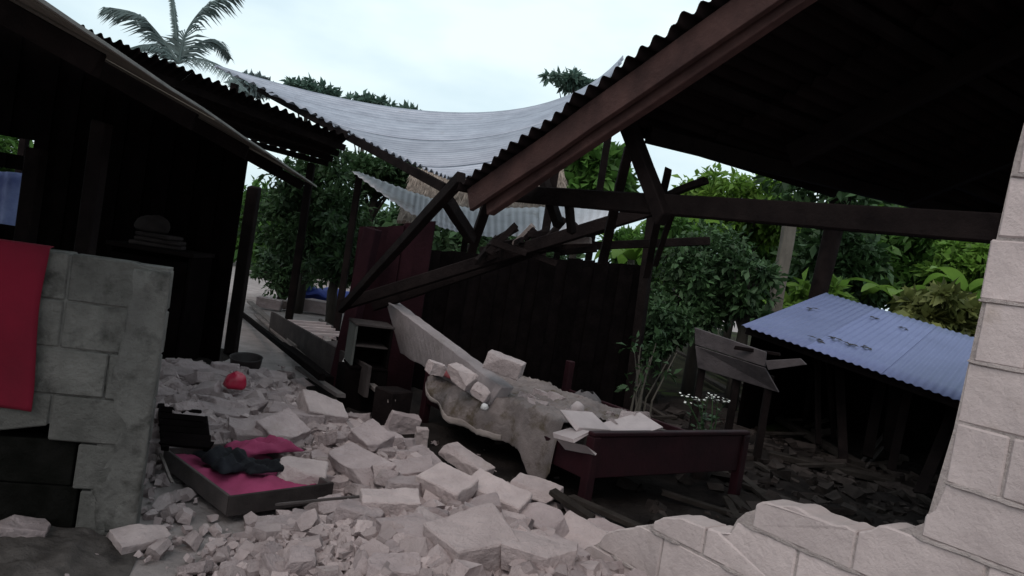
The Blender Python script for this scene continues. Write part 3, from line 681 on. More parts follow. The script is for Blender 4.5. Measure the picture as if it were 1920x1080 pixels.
big(262, 1022, (.26, .18, .05), 45, 10, -6, 3, 'thin pale slab lying on the ground by the low stained wall', CONC_PALE, sink=.1)
big(40, 1010, (.24, .16, .08), 20, 5, 5, 4, 'pale lump of block lying on the ground before the black lower blocks', CONC, sink=.15)
big(795, 1000, (.22, .18, .12), 50, 12, 10, 4, 'small pale block above the biggest smooth block', CONC_PALE)
# blocks lying on the bed and the beam end
BEDZ = .44
def onto(px, py, z): return atz(px, py, z)
big(0, 0, (.34, .16, .15), -14, 6, 10, 1, 'pale block balanced on the lower end of the concrete beam', seed=901, sink=0, p=at(942, 708, 5.75))
big(0, 0, (.15, .13, .12), 30, 10, 8, 4, 'small pale lump on the mat just under the concrete beam', seed=902, sink=.05, p=at(815, 705, 5.95))
big(0, 0, (.26, .15, .13), -30, 10, 18, 4, 'rough pale lump on the mat in the middle of the row', seed=903, sink=.05, p=at(862, 728, 5.85))
big(0, 0, (.16, .12, .10), -20, 8, 20, 5, 'crumbled pale lump at the lower end of the row on the mat', seed=904, sink=.05, p=at(900, 752, 5.7))
# loose filler pieces
cnt = 0; tries = 0
while cnt < 298 and tries < 9000:
    tries += 1
    s = rng.uniform(-.4, 6.4); t = rng.uniform(-1.75, .2) if s < 3.5 else rng.uniform(-2.2, .3)
    if t > -.04 and s < 2.2: continue
    p = hp(s, t); h = mound(s, t)
    if h < .02 and rng.random() < .75: continue
    me, sh = rng.choice(protos); sc = rng.choice((.38, .45, .52, .6, .68, .76, .85) if s < 2.8 else (.5, .62, .74, .86, .98)) * rng.uniform(.85, 1.15)
    rad = max(sh[:2]) * sc * .5
    if any((p.x - a) ** 2 + (p.y - b) ** 2 < ((rad + r_) * .5) ** 2 for a, b, r_ in placed): continue
    # the open drawer keeps its own place
    qx = Vector((p.x, p.y, 0)) - Vector((-1.20, 3.86, 0)); da = qx.dot(Vector((-.7, .714, 0))); db = qx.dot(Vector((.714, .7, 0)))
    if -.1 < da < .9 and -.1 < db < .62: continue
    o = bpy.data.objects.new('block_chunk', me); link(o); o.scale = (sc,) * 3
    tl = .36 if sc < .6 else .17; o.rotation_euler = (rng.gauss(0, tl), rng.gauss(0, tl), rng.uniform(0, 6.3))
    M_ = o.rotation_euler.to_matrix(); cs = [M_ @ (Vector(c) * sc) for c in o.bound_box]; lo = min(c.z for c in cs); hi = max(c.z for c in cs)
    o.location = (p.x, p.y, max(0, h) - lo - (hi - lo) * rng.uniform(.25, .55))
    kind_ = 'flat' if sh[2] < .095 else ('long' if sh[0] > .29 else ('stubby' if sh[3] < 4 else 'angular'))
    size_ = 'small' if sc < .5 else ('middling' if sc < .72 else 'large')
    zone_ = 'at the foot of the jagged block wall' if (s < 1.5 and t > -.7) else 'in the dust below the jagged block wall' if s < 1.7 else 'between the open drawer and the bed' if s < 3.4 else 'past the drawer near the red bag' if t < -.8 else 'on the heap below the small cabinet'
    tag(o, '%s %s chunk of broken grey concrete lying %s' % (size_, kind_, zone_), 'concrete chunk', 'loose chunks in the rubble heap'); placed.append((p.x, p.y, rad)); cnt += 1
# lesser fragments packed between the larger pieces
mb = MB()
def in_drawer(p, pad=.03):
    q = Vector((p[0], p[1], 0)) - Vector((-1.20, 3.86, 0)); a = q.dot(Vector((-.7, .714, 0))); b = q.dot(Vector((.714, .7, 0))); return -pad < a < .82 + pad and -pad < b < .56 + pad
n_ = 0
while n_ < 2600:
    s = rng.uniform(-.8, 6.5); t = rng.uniform(-1.95, .15) if rng.random() < .9 else rng.uniform(.15, .65)
    h = mound(s, t)
    if h < .01 and rng.random() < .72: continue
    if -.06 < t < .2 and s < 2.3: continue
    if t > .2 and not (2.0 < s < 4.5): continue
    p = hp(s, t, max(h, 0))
    if in_drawer(p, .05): continue
    r_ = .018 + .04 * rng.random() ** 2; ax = Matrix.Translation(p + Vector((0, 0, r_ * rng.uniform(.0, .5)))) @ Matrix.Rotation(rng.uniform(0, 6.3), 4, 'Z') @ Matrix.Rotation(rng.gauss(0, .5), 4, 'X') @ Matrix.Rotation(rng.gauss(0, .5), 4, 'Y')
    a, b, c = r_ * rng.uniform(1.1, 1.9), r_ * rng.uniform(.9, 1.4), r_ * rng.uniform(.5, 1.1); ring = []
    k = rng.choice((5, 6, 7)); lo = []; up_ = []
    for i in range(k):
        q = 2 * math.pi * (i + rng.uniform(-.3, .3)) / k; lo.append(ax @ Vector((a * math.cos(q), b * math.sin(q), -c * rng.uniform(.6, 1)))); up_.append(ax @ Vector((a * math.cos(q) * rng.uniform(.55, .95), b * math.sin(q) * rng.uniform(.55, .95), c * rng.uniform(.7, 1.05))))
    mb.add(lo + up_, [tuple(range(k))[::-1], tuple(range(k, 2 * k))] + [(i, (i + 1) % k, k + (i + 1) % k, k + i) for i in range(k)]); n_ += 1
tag(mb.build('rubble_fragments', mat('fragments', (.42, .335, .33), (.29, .228, .226), 6, .95, .9, 16, island=.22), None), 'fist-sized concrete fragments packed between the larger chunks', 'rubble', None, 'stuff')
# crumbs too many to count
mb = MB()
for i in range(10000):
    s = rng.uniform(-1.2, 6.0); t = rng.gauss(-.75, .6)
    h = mound(s, t)
    if h <= .004 and rng.random() < .8: continue
    if t > .25: continue
    if -.02 < t < .17 and s < 2.5: continue
    p = hp(s, t, max(h, 0)); r_ = rng.choice((.005, .008, .011, .015, .02)) * rng.uniform(.7, 1.3)
    qx = Vector((p.x, p.y, 0)) - Vector((-1.20, 3.86, 0)); da = qx.dot(Vector((-.7, .714, 0))); db = qx.dot(Vector((.714, .7, 0)))
    if -.02 < da < .84 and -.02 < db < .57: continue
    rt = Matrix.Translation(p + Vector((0, 0, r_ * .4))) @ Matrix.Rotation(rng.uniform(0, 6), 4, 'Z') @ Matrix.Rotation(rng.gauss(0, .6), 4, 'X')
    mb.box(rt, r_ * rng.uniform(1.4, 2.6), r_ * rng.uniform(1.2, 2.), r_ * rng.uniform(.8, 1.5), r_ * .45)
for i in range(700):                          # thin scatter over the yard
    x = rng.uniform(-2.6, .2); y = rng.uniform(2.6, 14); r_ = rng.choice((.005, .008, .012, .018)); 
    s, t = st((x, y))
    if mound(s, t) > .01: continue
    qx = Vector((x, y, 0)) - Vector((-1.20, 3.86, 0)); da = qx.dot(Vector((-.7, .714, 0))); db = qx.dot(Vector((.714, .7, 0)))
    if -.02 < da < .84 and -.02 < db < .57: continue
    mb.box(Matrix.Translation((x, y, r_ * .2)) @ Matrix.Rotation(rng.uniform(0, 6), 4, 'Z'), r_ * 2, r_ * 1.6, r_ * 1.2, r_ * .4)
tag(mb.build('concrete_crumbs', mat('crumbs', (.42, .335, .33), (.29, .228, .226), 6, 1, .3, 40, island=.25), None), 'crushed concrete crumbs scattered over the heap and yard', 'rubble', None, 'stuff')

# ------------------------------------------------------------------ bed
bed = empty('bed', hp(3.4, 1.4, 0), 'maroon wooden bed with a plain footboard, half buried in rubble', 'bed')
BS0, BS1, BT0, BT1 = 2.42, 4.42, .72, 2.28
def bbox(n, s0, s1, t0, t1, z0, z1, m=MAROON, par=bed, **kw):
    vs = [hp(s, t, z) for s in (s0, s1) for t in (t0, t1) for z in (z0, z1)]
    return mesh_obj(n, vs, [(0, 1, 3, 2), (4, 6, 7, 5), (0, 4, 5, 1), (2, 3, 7, 6), (0, 2, 6, 4), (1, 5, 7, 3)], m, par, bevel=.006, **kw)
fbd = bbox('footboard', BS0 - .015, BS0 + .015, BT0 + .06, BT1 - .06, .21, .475)
bbox('top_rail', BS0 - .03, BS0 + .03, BT0 + .0, BT1 - .0, .477, .505, MAROON, fbd)
for t in (BT0, BT1):
    bbox('leg', BS0 - .035, BS0 + .035, t, t + .065 if t == BT0 else t - .065, 0, .475)
    bbox('leg', BS1 - .035, BS1 + .035, t, t + .065 if t == BT0 else t - .065, 0, .62)
bbox('side_rail', BS0 + .04, BS1 - .04, BT0 + .01, BT0 + .04, .20, .36); bbox('side_rail', BS0 + .04, BS1 - .04, BT1 - .04, BT1 - .01, .20, .36)
for i in range(8): bbox('slat', BS0 + .15 + i * .23, BS0 + .25 + i * .23, BT0 + .045, BT1 - .045, .27, .29, WOOD_D)
mbx = lambda u, v: hp(BS0 + .05 + (BS1 - BS0 - .1) * u, BT0 + .045 + .95 * v, .42 + .012 * fbm(u * 4, v * 3, 1) - .10 * (max(0, abs(v - .5) - .46) / .04) ** 2)
o = grid_obj('mattress', mbx, 24, 18, MATTR, None, smooth_=True, solid=.06); tag(o, 'thin dusty mattress lying on the maroon bed', 'mattress')
# dusty sheet thrown over the bed, hanging in a curve over the near side
DROP = [(0, .30), (.07, .42), (.2, .24), (.4, .25), (.62, .25), (.82, .17), (1, .05)]
def sheet(u, v):
    s = BS0 + .30 + 1.68 * u; t = BT0 + .80 - 1.14 * v
    w_ = .055 * fbm(u * 5, v * 4, 2) + .035 * fbm(u * 13, v * 9, 5) + .05 * (.25 - abs(fbm(u * 7 + v * 2, v * 5 - u * 3, 9))) + .05 * (.2 - abs(fbm(u * 15, v * 12 + u * 6, 12))) + .03 * (.2 - abs(fbm(u * 34 + v * 8, v * 20, 15)))
    edge = max(0, (BT0 + .03) - t) / .33; z = .475 + w_ * .5 * (1 - .5 * min(1, edge)) + .03 * (1 - v)
    D = DROP[0][1]
    for (a, da), (b, db) in zip(DROP, DROP[1:]):
        if a <= u <= b: D = da + (db - da) * smooth((u - a) / (b - a))
    z -= D * edge + .05 * smooth((u - .7) / .3) * v
    t2 = max(t, BT0 + .03) - (.05 + .10 * math.sin(math.pi * min(1, max(0, (u - .35) / .65)))) * math.sin(min(1, edge) * 1.6) + .02 * math.sin(u * 26) * edge
    return hp(s, t2, z)
bs = grid_obj('dust_sheet', sheet, 150, 84, MATW, None, smooth_=True, solid=.003); tag(bs, 'crumpled brown-grey dusty sheet hanging over the near side of the bed', 'sheet')
def hem(u, v):
    p = sheet(.34 + .655 * u, .955 + .045 * v); return p - HN * .008 + Vector((0, 0, .004))
grid_obj('hem', hem, 40, 3, MATHEM, bs, smooth_=True, solid=.006)
def lump(name, c, ax, L_, W_, H_, m, lab, cat, seed=1, group=None):
    bx_ = Vector((-ax.y, ax.x, 0))
    def S(u, v):
        r = max(0, 1 - ((2 * u - 1) ** 2) ** 1.3) * max(0, 1 - ((2 * v - 1) ** 2) ** 1.3); z = H_ * (r ** .5) * (.75 + .5 * fbm(u * 4 + seed, v * 4, seed) + .22 * math.sin(u * 17 + v * 9 + seed))
        return c + ax * ((u - .5) * L_ * (1 + .2 * fbm(v * 3, seed))) + bx_ * ((v - .5) * W_ * (1 + .25 * fbm(u * 3, seed + 4))) + Vector((0, 0, max(z, .002)))
    o = grid_obj(name, S, 26, 20, m, None, smooth_=True, solid=.004); tag(o, lab, cat, group); return o
pr = sheet(.80, .66); lump('rag', pr + Vector((0, 0, -.01)), HW, .46, .2, .06, ROSE, 'faded red cloth lying on the dusty sheet of the bed', 'cloth', 5)
def slab(name, c, ax, L_, W_, th, tilt, roll, m, lab, cat, grp=None):
    mb = MB(); mt = Matrix.Translation(c) @ Matrix.Rotation(math.atan2(ax.y, ax.x), 4, 'Z') @ Matrix.Rotation(tilt, 4, 'Y') @ Matrix.Rotation(roll, 4, 'X'); mb.box(mt, L_, W_, th, .012)
    return tag(mb.build(name, m, None, bevel=.003), lab, cat, grp)
for i in range(22):                        # fragments lying on the bed
    u = rng.uniform(.02, .55); v = rng.uniform(.15, .95); p = mbx(u, v); me, sh = rng.choice(protos); sc = rng.uniform(.22, .55)
    o = bpy.data.objects.new('bed_chunk', me); link(o); o.scale = (sc,) * 3; o.rotation_euler = (rng.gauss(0, .3), rng.gauss(0, .3), rng.uniform(0, 6)); o.location = p + Vector((0, 0, .035 + sh[2] * sc * .4))
    tag(o, ('small' if sc < .4 else 'larger') + ' lump of concrete fallen on the mattress by the footboard', 'concrete chunk', 'lumps of concrete on the bed')
slab('white_board', at(1098, 790, 5.15), HN, .28, .20, .02, .05, .30, BOARD_W, 'square dusty white board lying flat near the footboard', 'board')
slab('white_board', at(1185, 800, 5.3), HN, .36, .22, .02, -.22, .25, BOARD_W, 'wedge of white board sticking up behind the footboard', 'board')
slab('white_board', at(1078, 838, 4.95), HW, .28, .10, .02, .15, .6, BOARD_W, 'narrow white board slipped against the bed side rail', 'board')
slab('white_board', at(1072, 815, 5.0), HW, .20, .14, .02, .1, -.3, BOARD_W, 'small white board lying beside the square white board', 'board')
blob('plastic_jar', at(1082, 770, 5.35) - Vector((0, 0, .02)), .045, .045, .05, BOARD_W, 'small round pale jar standing behind the square white board', 'jar', 4)
blob('white_ball', at(908, 768, 5.6), .028, .028, .028, WHITE_P, 'tiny white ball resting on the dusty sheet', 'ball', 9)

# ------------------------------------------------------------------ things at the fallen corner
def box_cab():
    c = at(696, 605, 6.8); H = c.z; c.z = 0; bxd = empty('small_cabinet', c, 'small grey-topped wooden cabinet with an open dark front', 'cabinet')
    ax = Vector((.93, .36, 0)); ay = Vector((-.36, .93, 0))
    def bx(n, a, b, c0, d, e, f, m):
        vs = [c + ax * x + ay * y + Vector((0, 0, z)) for x in (a, b) for y in (c0, d) for z in (e, f)]
        mesh_obj(n, vs, [(0, 1, 3, 2), (4, 6, 7, 5), (0, 4, 5, 1), (2, 3, 7, 6), (0, 2, 6, 4), (1, 5, 7, 3)], m, bxd, bevel=.004)
    bx('side_panel', -.15, -.13, -.14, .2, H - .36, H - .025, GREENISH); bx('side_panel', .15, .17, -.14, .2, H - .36, H - .025, BLACKW); bx('back_panel', -.128, .148, .18, .2, H - .36, H - .03, BLACKW)
    bx('top', -.16, .18, -.15, .2, H - .022, H, WOOD_B); bx('shelf', -.128, .148, -.13, .178, H - .2, H - .185, WOOD_B); bx('base', -.15, .17, -.14, .2, H - .385, H - .362, BLACKW)
    mb = MB(); mb.box(Matrix.Translation(c + ay * .05 + Vector((0, 0, (H - .388) / 2))) @ Matrix.Rotation(.36, 4, 'Z'), .36, .36, H - .388, .01)
    tag(mb.build('storage_chest', BLACKW, None, bevel=.01), 'black chest carrying the small cabinet', 'chest')
box_cab()
def head_box():
    p = at(738, 735, 6.1); p.z = 0
    mb = MB(); mb.box(Matrix.Translation(p + Vector((0, .05, .17))) @ Matrix.Rotation(.9, 4, 'Z'), .22, .2, .34, .01)
    tag(mb.build('wooden_chest', WOOD_D, None, bevel=.01), 'dark wooden chest squeezed between the rubble and the bed head', 'chest')
head_box()
def plank(name, a, b, ya, yb, wd, ht, m, lab, cat='plank', za=None, zb=None, roll=0, grp=None):
    A = at(*a, ya) if za is None else atz(*a, za); B = at(*b, yb) if zb is None else atz(*b, zb)
    o = beam(name, A, B, wd, ht, m, None, roll); tag(o, lab, cat, grp); return o
plank('pole', (446, 583), (604, 708), 0, 0, .05, .06, BLACKW, 'long black pole lying across the yard from the end post', za=.04, zb=.28)
plank('pole', (534, 648), (618, 716), 0, 0, .07, .09, BLACKW, 'short thick black timber lying beside the long black pole', za=.06, zb=.2)
plank('plank', (468, 566), (560, 650), 0, 0, .09, .03, WOOD_P, 'thin pale plank lying between the black pole and the broad board', za=.05, zb=.14)
plank('plank', (508, 603), (690, 716), 0, 0, .03, .26, WOOD_B, 'broad grey-brown board on edge with a pale upper rim', za=.17, zb=.3)
for i, (a, b, wd, m_, lab) in enumerate((((480, 590), (572, 672), .06, WOOD_P, 'pale split lath lying beside the thin pale plank'), ((600, 600), (668, 640), .05, WOOD_G, 'grey lath lying in front of the pale far block'), ((560, 690), (640, 742), .07, WOOD_G, 'grey broken plank half sunk in the back of the heap'), ((655, 690), (735, 752), .06, WOOD_P, 'pale broken plank slanting down to the bed head'))):
    plank('plank', a, b, 0, 0, wd, .03, m_, lab, za=.06 + .05 * i, zb=.12 + .05 * i)
slab('brown_board', atz(622, 660, .2), Vector((.8, .6, 0)), .36, .34, .02, -.15, .5, WOOD_G, 'square brown panel leaning behind the broad board', 'board')
blob('white_ball', atz(652, 690, .3), .06, .06, .06, WHITE_P, 'white ball lying below the small cabinet', 'ball', 2)
# crate of slats
def crate():
    c = atz(588, 626, .12); cr_ = empty('slatted_crate', Vector((c.x, c.y, 0)), 'pale slatted plastic crate lying beyond the broad board', 'crate')
    ax = Vector((.75, .66, 0)); ay = Vector((-.66, .75, 0))
    for i in range(5):
        a = c + ax * (-.3 + .15 * i); beam('slat', a - ay * .3 + Vector((0, 0, .0)), a + ay * .3 + Vector((0, 0, .06)), .03, .04, BOARD_W, cr_, segs=2)
    for j in range(5):
        a = c + ay * (-.3 + .15 * j) + Vector((0, 0, .045 + .015 * j)); beam('slat', a - ax * .32, a + ax * .32, .03, .03, BOARD_W, cr_, segs=2)
crate()
for (x, y, d, lab) in ((503, 578, (.5, .25, .2), 'grey block at the far side of the yard by the thin plank'), (590, 586, (.62, .3, .26), 'pale block standing in front of the blue tarpaulin'), (540, 580, (.42, .25, .16), 'dull reddish block between the two far yard blocks')):
    big(x, y, d, 8, 2, 2, 1, lab, WOOD_P if 'reddish' in lab else CONC, sink=.05, grp='blocks at the far side of the yard')
pt_ = atz(588, 578, 0.0)
def tarp(u, v):
    return pt_ + Vector((-.55 + 1.25 * u, .35 + .6 * v, .05 + .36 * math.sin(math.pi * min(1, v * 1.0 + .12)) ** .6 * (.8 + .25 * fbm(u * 3, v * 2, 3)) + .02 * math.sin(u * 20 + v * 7)))
tag(grid_obj('tarpaulin', tarp, 30, 14, TARP, None, smooth_=True, solid=.005), 'crumpled blue tarpaulin heaped behind the far yard blocks', 'tarpaulin')

# open drawer with clothes
dr0 = Vector((-1.20, 3.86, 0)); da_ = Vector((-.7, .714, 0)).normalized(); db_ = Vector((.714, .7, 0)).normalized(); DL, DW, DH = .86, .58, .10
drw = empty('drawer', dr0 + da_ * .4 + db_ * .28, 'open wooden drawer full of pink and black clothes at the edge of the rubble', 'drawer')
def dbx(n, a0, a1, b0, b1, z0, z1, m):
    z0 += .02; z1 += .02; vs = [dr0 + da_ * a + db_ * b + Vector((0, 0, z + .03 * b)) for a in (a0, a1) for b in (b0, b1) for z in (z0, z1)]
    mesh_obj(n, vs, [(0, 1, 3, 2), (4, 6, 7, 5), (0, 4, 5, 1), (2, 3, 7, 6), (0, 2, 6, 4), (1, 5, 7, 3)], m, drw, bevel=.003)
dbx('side_panel', .018, DL - .018, 0, .016, 0, DH, WOOD_G); dbx('side_panel', .018, DL - .018, DW - .016, DW, 0, DH, WOOD_G)
dbx('front_panel', 0, .017, -.004, DW + .004, 0, DH + .004, WOOD_B); dbx('rear_panel', DL - .017, DL, 0, DW, 0, DH, WOOD_G); dbx('bottom', .018, DL - .018, .017, DW - .017, 0, .01, WOOD_G)
def dp(a, b, z): return dr0 + da_ * a + db_ * b + Vector((0, 0, z))
def pink(u, v):
    a = .03 + (DL - .06) * u; b = .025 + (DW - .05) * v; return dp(a, b, .078 + .03 * b + .035 * fbm(u * 4, v * 3, 8) + .012 * math.sin(u * 14 + v * 6))
tag(grid_obj('pink_clothes', pink, 36, 26, PINK_C, None, smooth_=True, solid=.004), 'crumpled pink clothes filling the open drawer', 'clothes')
lump('black_clothes', dp(.52, .22, .125), da_, .38, .24, .07, BLACK_C, 'black garment thrown over the pink clothes in the drawer', 'clothes', 3)
lump('black_clothes', dp(.34, .36, .13), db_, .26, .14, .05, BLACK_C, 'small black garment bunched beside the larger one in the drawer', 'clothes', 7)
lump('pink_garment', dp(.66, .50, .14), db_, .42, .18, .07, PINK_C, 'bunched pink garment spilling over the back of the drawer', 'clothes', 12)
plank('curved_cane', (300, 850), (322, 905), 4.4, 4.15, .015, .015, WOOD_P, 'thin pale cane leaning on the outer corner of the drawer', 'cane')
plank('thin_stick', (520, 945), (735, 926), 3.75, 4.0, .012, .012, WOOD_G, 'thin wooden stick lying across the dust from the drawer corner', 'stick')
# dark louvre slats
lv = empty('louvre_panel', atz(345, 800, .05), 'dark louvred shutter lying flat beside the low stained wall', 'shutter')
for i in range(6):
    a = atz(302, 768 + 12 * i, .19); b = atz(378 + 4 * i, 776 + 12 * i, .19); beam('slat', a, b, .05, .02, BLACKW, lv, roll=.5, segs=2)
for x in (302, 380): beam('stile', atz(x, 760, .165), atz(x + 8, 842, .165), .04, .03, BLACKW, lv, segs=2)
# red bowl and dark pot
def bowl(name, c, r_, h_, m, lab, cat, tilt=0.0):
    prof = [(.35, 0), (.7, .12), (.93, .45), (1, .9), (1.05, 1.0), (1.0, 1.0), (.95, .88), (.87, .45), (.6, .16), (.0, .1)]
    V = []; Fc = []; n = 24
    rt = Matrix.Translation(c) @ Matrix.Rotation(tilt, 4, 'X')
    for (a, b) in prof:
        for j in range(n): q = 2 * math.pi * j / n; V.append(rt @ Vector((a * r_ * math.cos(q), a * r_ * math.sin(q), b * h_)))
    for i in range(len(prof) - 1):
        for j in range(n): Fc.append((i * n + j, i * n + (j + 1) % n, (i + 1) * n + (j + 1) % n, (i + 1) * n + j))
    Fc.append(tuple(range(n))[::-1])
    return tag(mesh_obj(name, V, Fc, m, None, smooth_=True), lab, cat)
pb_ = at(440, 728, 5.9); blob('red_bag', pb_, .08, .075, .075, REDP, 'bright red crumpled plastic bag lying on the rubble', 'plastic bag', 6)
pb2 = atg(452, 702); bowl('dark_pot', pb2 + Vector((0, .1, 0)), .14, .15, CERAMIC, 'dark cooking pot standing behind the red plastic bag', 'pot', R(8))

# ------------------------------------------------------------------ inside the house beyond the bed
def sack():
    c = at(1100, 740, 6.9); c.z = .0
    def S(u, v):
        a = 2 * math.pi * u; k = 1 - .12 * v - .5 * smooth((v - .86) / .14)
        z = .44 * v + .3 * 0
        return c + Vector((.15 * k * math.cos(a) * (1 + .06 * fbm(u * 6, v * 4)), .10 * k * math.sin(a), z + .012 * math.sin(a * 3)))
    tag(grid_obj('sack', S, 28, 14, SACK, None, smooth_=True), 'upright grey sack standing against the black plank wall', 'sack')
sack()
# flowering pot plant
fl = empty('pot_plant', Vector((at(1330, 790, 6.2).x, 6.2, .02)), 'pot plant with small white flowers standing beyond the bed', 'plant')
fb = fl.location.copy(); fb.z = .02
mb = MB(); mb.tube([fb, fb + Vector((0, 0, .05)), fb + Vector((0, 0, .2)), fb + Vector((0, 0, .22))], [.07, .085, .11, .12], 16); mb.build('pot', CERAMIC, fl)
mb = MB(); mbl = MB()
tops = [at(1284, 742, 6.2), at(1290, 756, 6.15), at(1306, 748, 6.2), at(1318, 752, 6.2), at(1336, 742, 6.2), at(1345, 752, 6.15), at(1362, 752, 6.2), at(1328, 745, 6.25)]
for tp in tops:
    b = fb + Vector((rng.uniform(-.04, .04), rng.uniform(-.04, .04), .2)); mid = (b + tp) / 2 + Vector((rng.uniform(-.02, .02), 0, .04)); mb.tube([b, mid, tp], [.006, .005, .003], 5)
    mbf = MB()
    for k in range(9):
        c = tp + Vector((rng.uniform(-.035, .035), rng.uniform(-.03, .03), rng.uniform(-.015, .015))); a = rng.uniform(0, 6); d = Vector((math.cos(a), math.sin(a), .3)) * .02; e = Vector((-math.sin(a), math.cos(a), 0)) * .011
        mbf.add([c, c + d * .6 + e, c + d * 1.2, c + d * .6 - e], [(0, 1, 2, 3)])
    mbf.build('flower', PETAL, fl)
    for k in range(10):
        c = b.lerp(tp, rng.uniform(.2, .95)); a = rng.uniform(0, 6); d = Vector((math.cos(a), math.sin(a), .3)) * .05; e = Vector((-math.sin(a), math.cos(a), 0)) * .018
        mbl.add([c, c + d * .5 + e, c + d, c + d * .5 - e], [(0, 1, 2, 3)])
mb.build('stem', LEAF_D, fl); mbl.build('foliage', LEAF_D, fl)
# debris timbers on the dark floor
WOOD_F = mat('muddy_timber', (.05, .04, .036), (.022, .018, .016), 6, .95, .5, 24, spec=.04)
plank('plank', (1290, 690), (1610, 870), 0, 0, .12, .05, WOOD_F, 'long muddy plank lying slantwise on the dark floor', za=.10, zb=.08)
plank('plank', (1440, 850), (1680, 905), 0, 0, .16, .05, WOOD_F, 'broad muddy plank lying on the dark floor toward the broken wall', za=.06, zb=.06)
plank('pale_stick', (1612, 872), (1660, 812), 0, 0, .03, .03, WOOD_G, 'short pale stick propped up on the dark floor', za=.06, zb=.2)
plank('pale_stick', (1625, 876), (1672, 816), 0, 0, .025, .025, WOOD_G, 'second thinner pale stick beside the propped one', za=.06, zb=.18)
plank('plank', (1230, 640), (1420, 735), 0, 0, .08, .05, WOOD_F, 'thin muddy plank beyond the pot plant', za=.12, zb=.10)
for i in range(90):
    s = rng.uniform(-1.0, 4.6); t = rng.uniform(2.5, 6.0) if rng.random() < .7 else rng.uniform(.4, 2.4); p = hp(s, t)
    if s > 2.2 and t < 2.5: continue
    if rng.random() < .5:
        a = rng.uniform(0, 3.14); l = rng.uniform(.2, .8)
        q = Vector((math.cos(a), math.sin(a), 0)) * l
        o = beam('floor_splinter', p + Vector((0, 0, .05)), p + q + Vector((0, 0, .06 + rng.uniform(0, .06))), rng.uniform(.03, .08), .03, WOOD_F, None, segs=2); tag(o, ('long' if l > .55 else 'short' if l < .35 else 'middling') + ' splinter of muddy timber strewn on the dark house floor', 'timber', 'splinters on the dark house floor')
    else:
        me, sh = rng.choice(protos); sc = rng.uniform(.3, .8); o = bpy.data.objects.new('floor_clod', me); me2 = me; o.scale = (sc,) * 3; o.rotation_euler = (rng.gauss(0, .3), rng.gauss(0, .3), rng.uniform(0, 6)); o.location = (p.x, p.y, .03); link(o)
        o.material_slots[0].link = 'OBJECT'; o.material_slots[0].material = WOOD_F
        tag(o, 'muddy clod lying on the dark house floor', 'clod', 'clods on the dark house floor')
mb = MB()
for i in range(1500):
    s = rng.uniform(-.6, 5.0); t = .4 + 4.6 * rng.random() ** .8
    if s > 2.2 and t < 2.4 and rng.random() < .8: continue
    a_ = .09 * max(0, fbm(s * 1.3, t * 1.3, 5)); p = hp(s, t, .015 + a_); r_ = .015 + .05 * rng.random() ** 2
    mb.box(Matrix.Translation(p + Vector((0, 0, r_ * .4))) @ Matrix.Rotation(rng.uniform(0, 6.3), 4, 'Z') @ Matrix.Rotation(rng.gauss(0, .4), 4, 'X'), r_ * rng.uniform(1.5, 4), r_ * rng.uniform(1, 2), r_ * rng.uniform(.7, 1.2), r_ * .35)
tag(mb.build('muddy_litter', mat('litter', (.048, .037, .034), (.02, .016, .015), 6, 1, .6, 20, island=.5, spec=.04), None), 'brown broken litter strewn over the dark house floor', 'litter', None, 'stuff')
# side of a grimy pale box by the blue roof
def box_boards():
    r_ = empty('board_box', at(1420, 700, 7.2), 'grimy pale boards of a broken box side beside the blue roof', 'box')
    def q(pts, th, n, m):
        vs = [at(x, y, Y) for (x, y, Y) in pts]; vs += [v + Vector((.02, th, .0)) for v in vs]
        mesh_obj(n, vs, [(0, 1, 2, 3), (7, 6, 5, 4), (0, 4, 5, 1), (1, 5, 6, 2), (2, 6, 7, 3), (3, 7, 4, 0)], m, r_, bevel=.004)
    q([(1302, 614, 7.5), (1436, 660, 7.0), (1434, 688, 7.0), (1303, 646, 7.5)], .03, 'board', CEIL_W)
    q([(1303, 648, 7.49), (1434, 690, 6.99), (1460, 736, 6.98), (1308, 690, 7.48)], .03, 'board', CEIL_W)
    q([(1434, 676, 6.96), (1500, 672, 6.96), (1512, 684, 6.95), (1440, 694, 6.95)], .03, 'board', CEIL_W)
    for (x, y, Y) in ((1316, 676, 7.47), (1380, 700, 7.24), (1440, 716, 7.03)):
        p = at(x, y, Y); beam('leg', Vector((p.x + .03, p.y + .05, 0)), p + Vector((.03, .05, .05)), .06, .06, WOOD_D, r_)
    q([(1375, 655, 7.1), (1462, 668, 7.05), (1462, 662, 7.05), (1378, 648, 7.1)], .03, 'batten', WOOD_D)
box_boards()
# blue roof lying low on the ground
br = empty('blue_roof', Vector((4.5, 8.5, 0)), 'low blue corrugated roof lying slanted on the ground beyond the house', 'roof')
b0 = at(1390, 610, 8.0); b1 = at(1548, 549, 10.5); b3 = at(1800, 752, 6.5)
dB = (b3 - b0); nB = (b1 - b0)
def rBl(u, v): return b0 + dB * (u * 1.7) + nB * v * (1 - .08 * u)
lb = dB.length * 1.7
for i in range(5): corr_sheet('roof_sheet', rBl, i / 5, (i + 1) / 5 + .004, 0, 1, lb, BLUE_R, br, pitch=.076, amp=.006, nv=8, lift=.004 * (i % 2))
for v in (.06, .9): beam('purlin', rBl(0, v) - Vector((0, 0, .07)), rBl(1, v) - Vector((0, 0, .07)), .06, .08, WOOD_D, br)
for (u, v) in ((.98, .06), (.02, .9), (.98, .9), (.5, .9)):
    p = rBl(u, v); beam('post', Vector((p.x, p.y, 0)), p - Vector((0, 0, .1)), .08, .08, WOOD_D, br)
vsb = [rBl(0, .12), rBl(1, .12), rBl(1, .9), rBl(0, .9)]
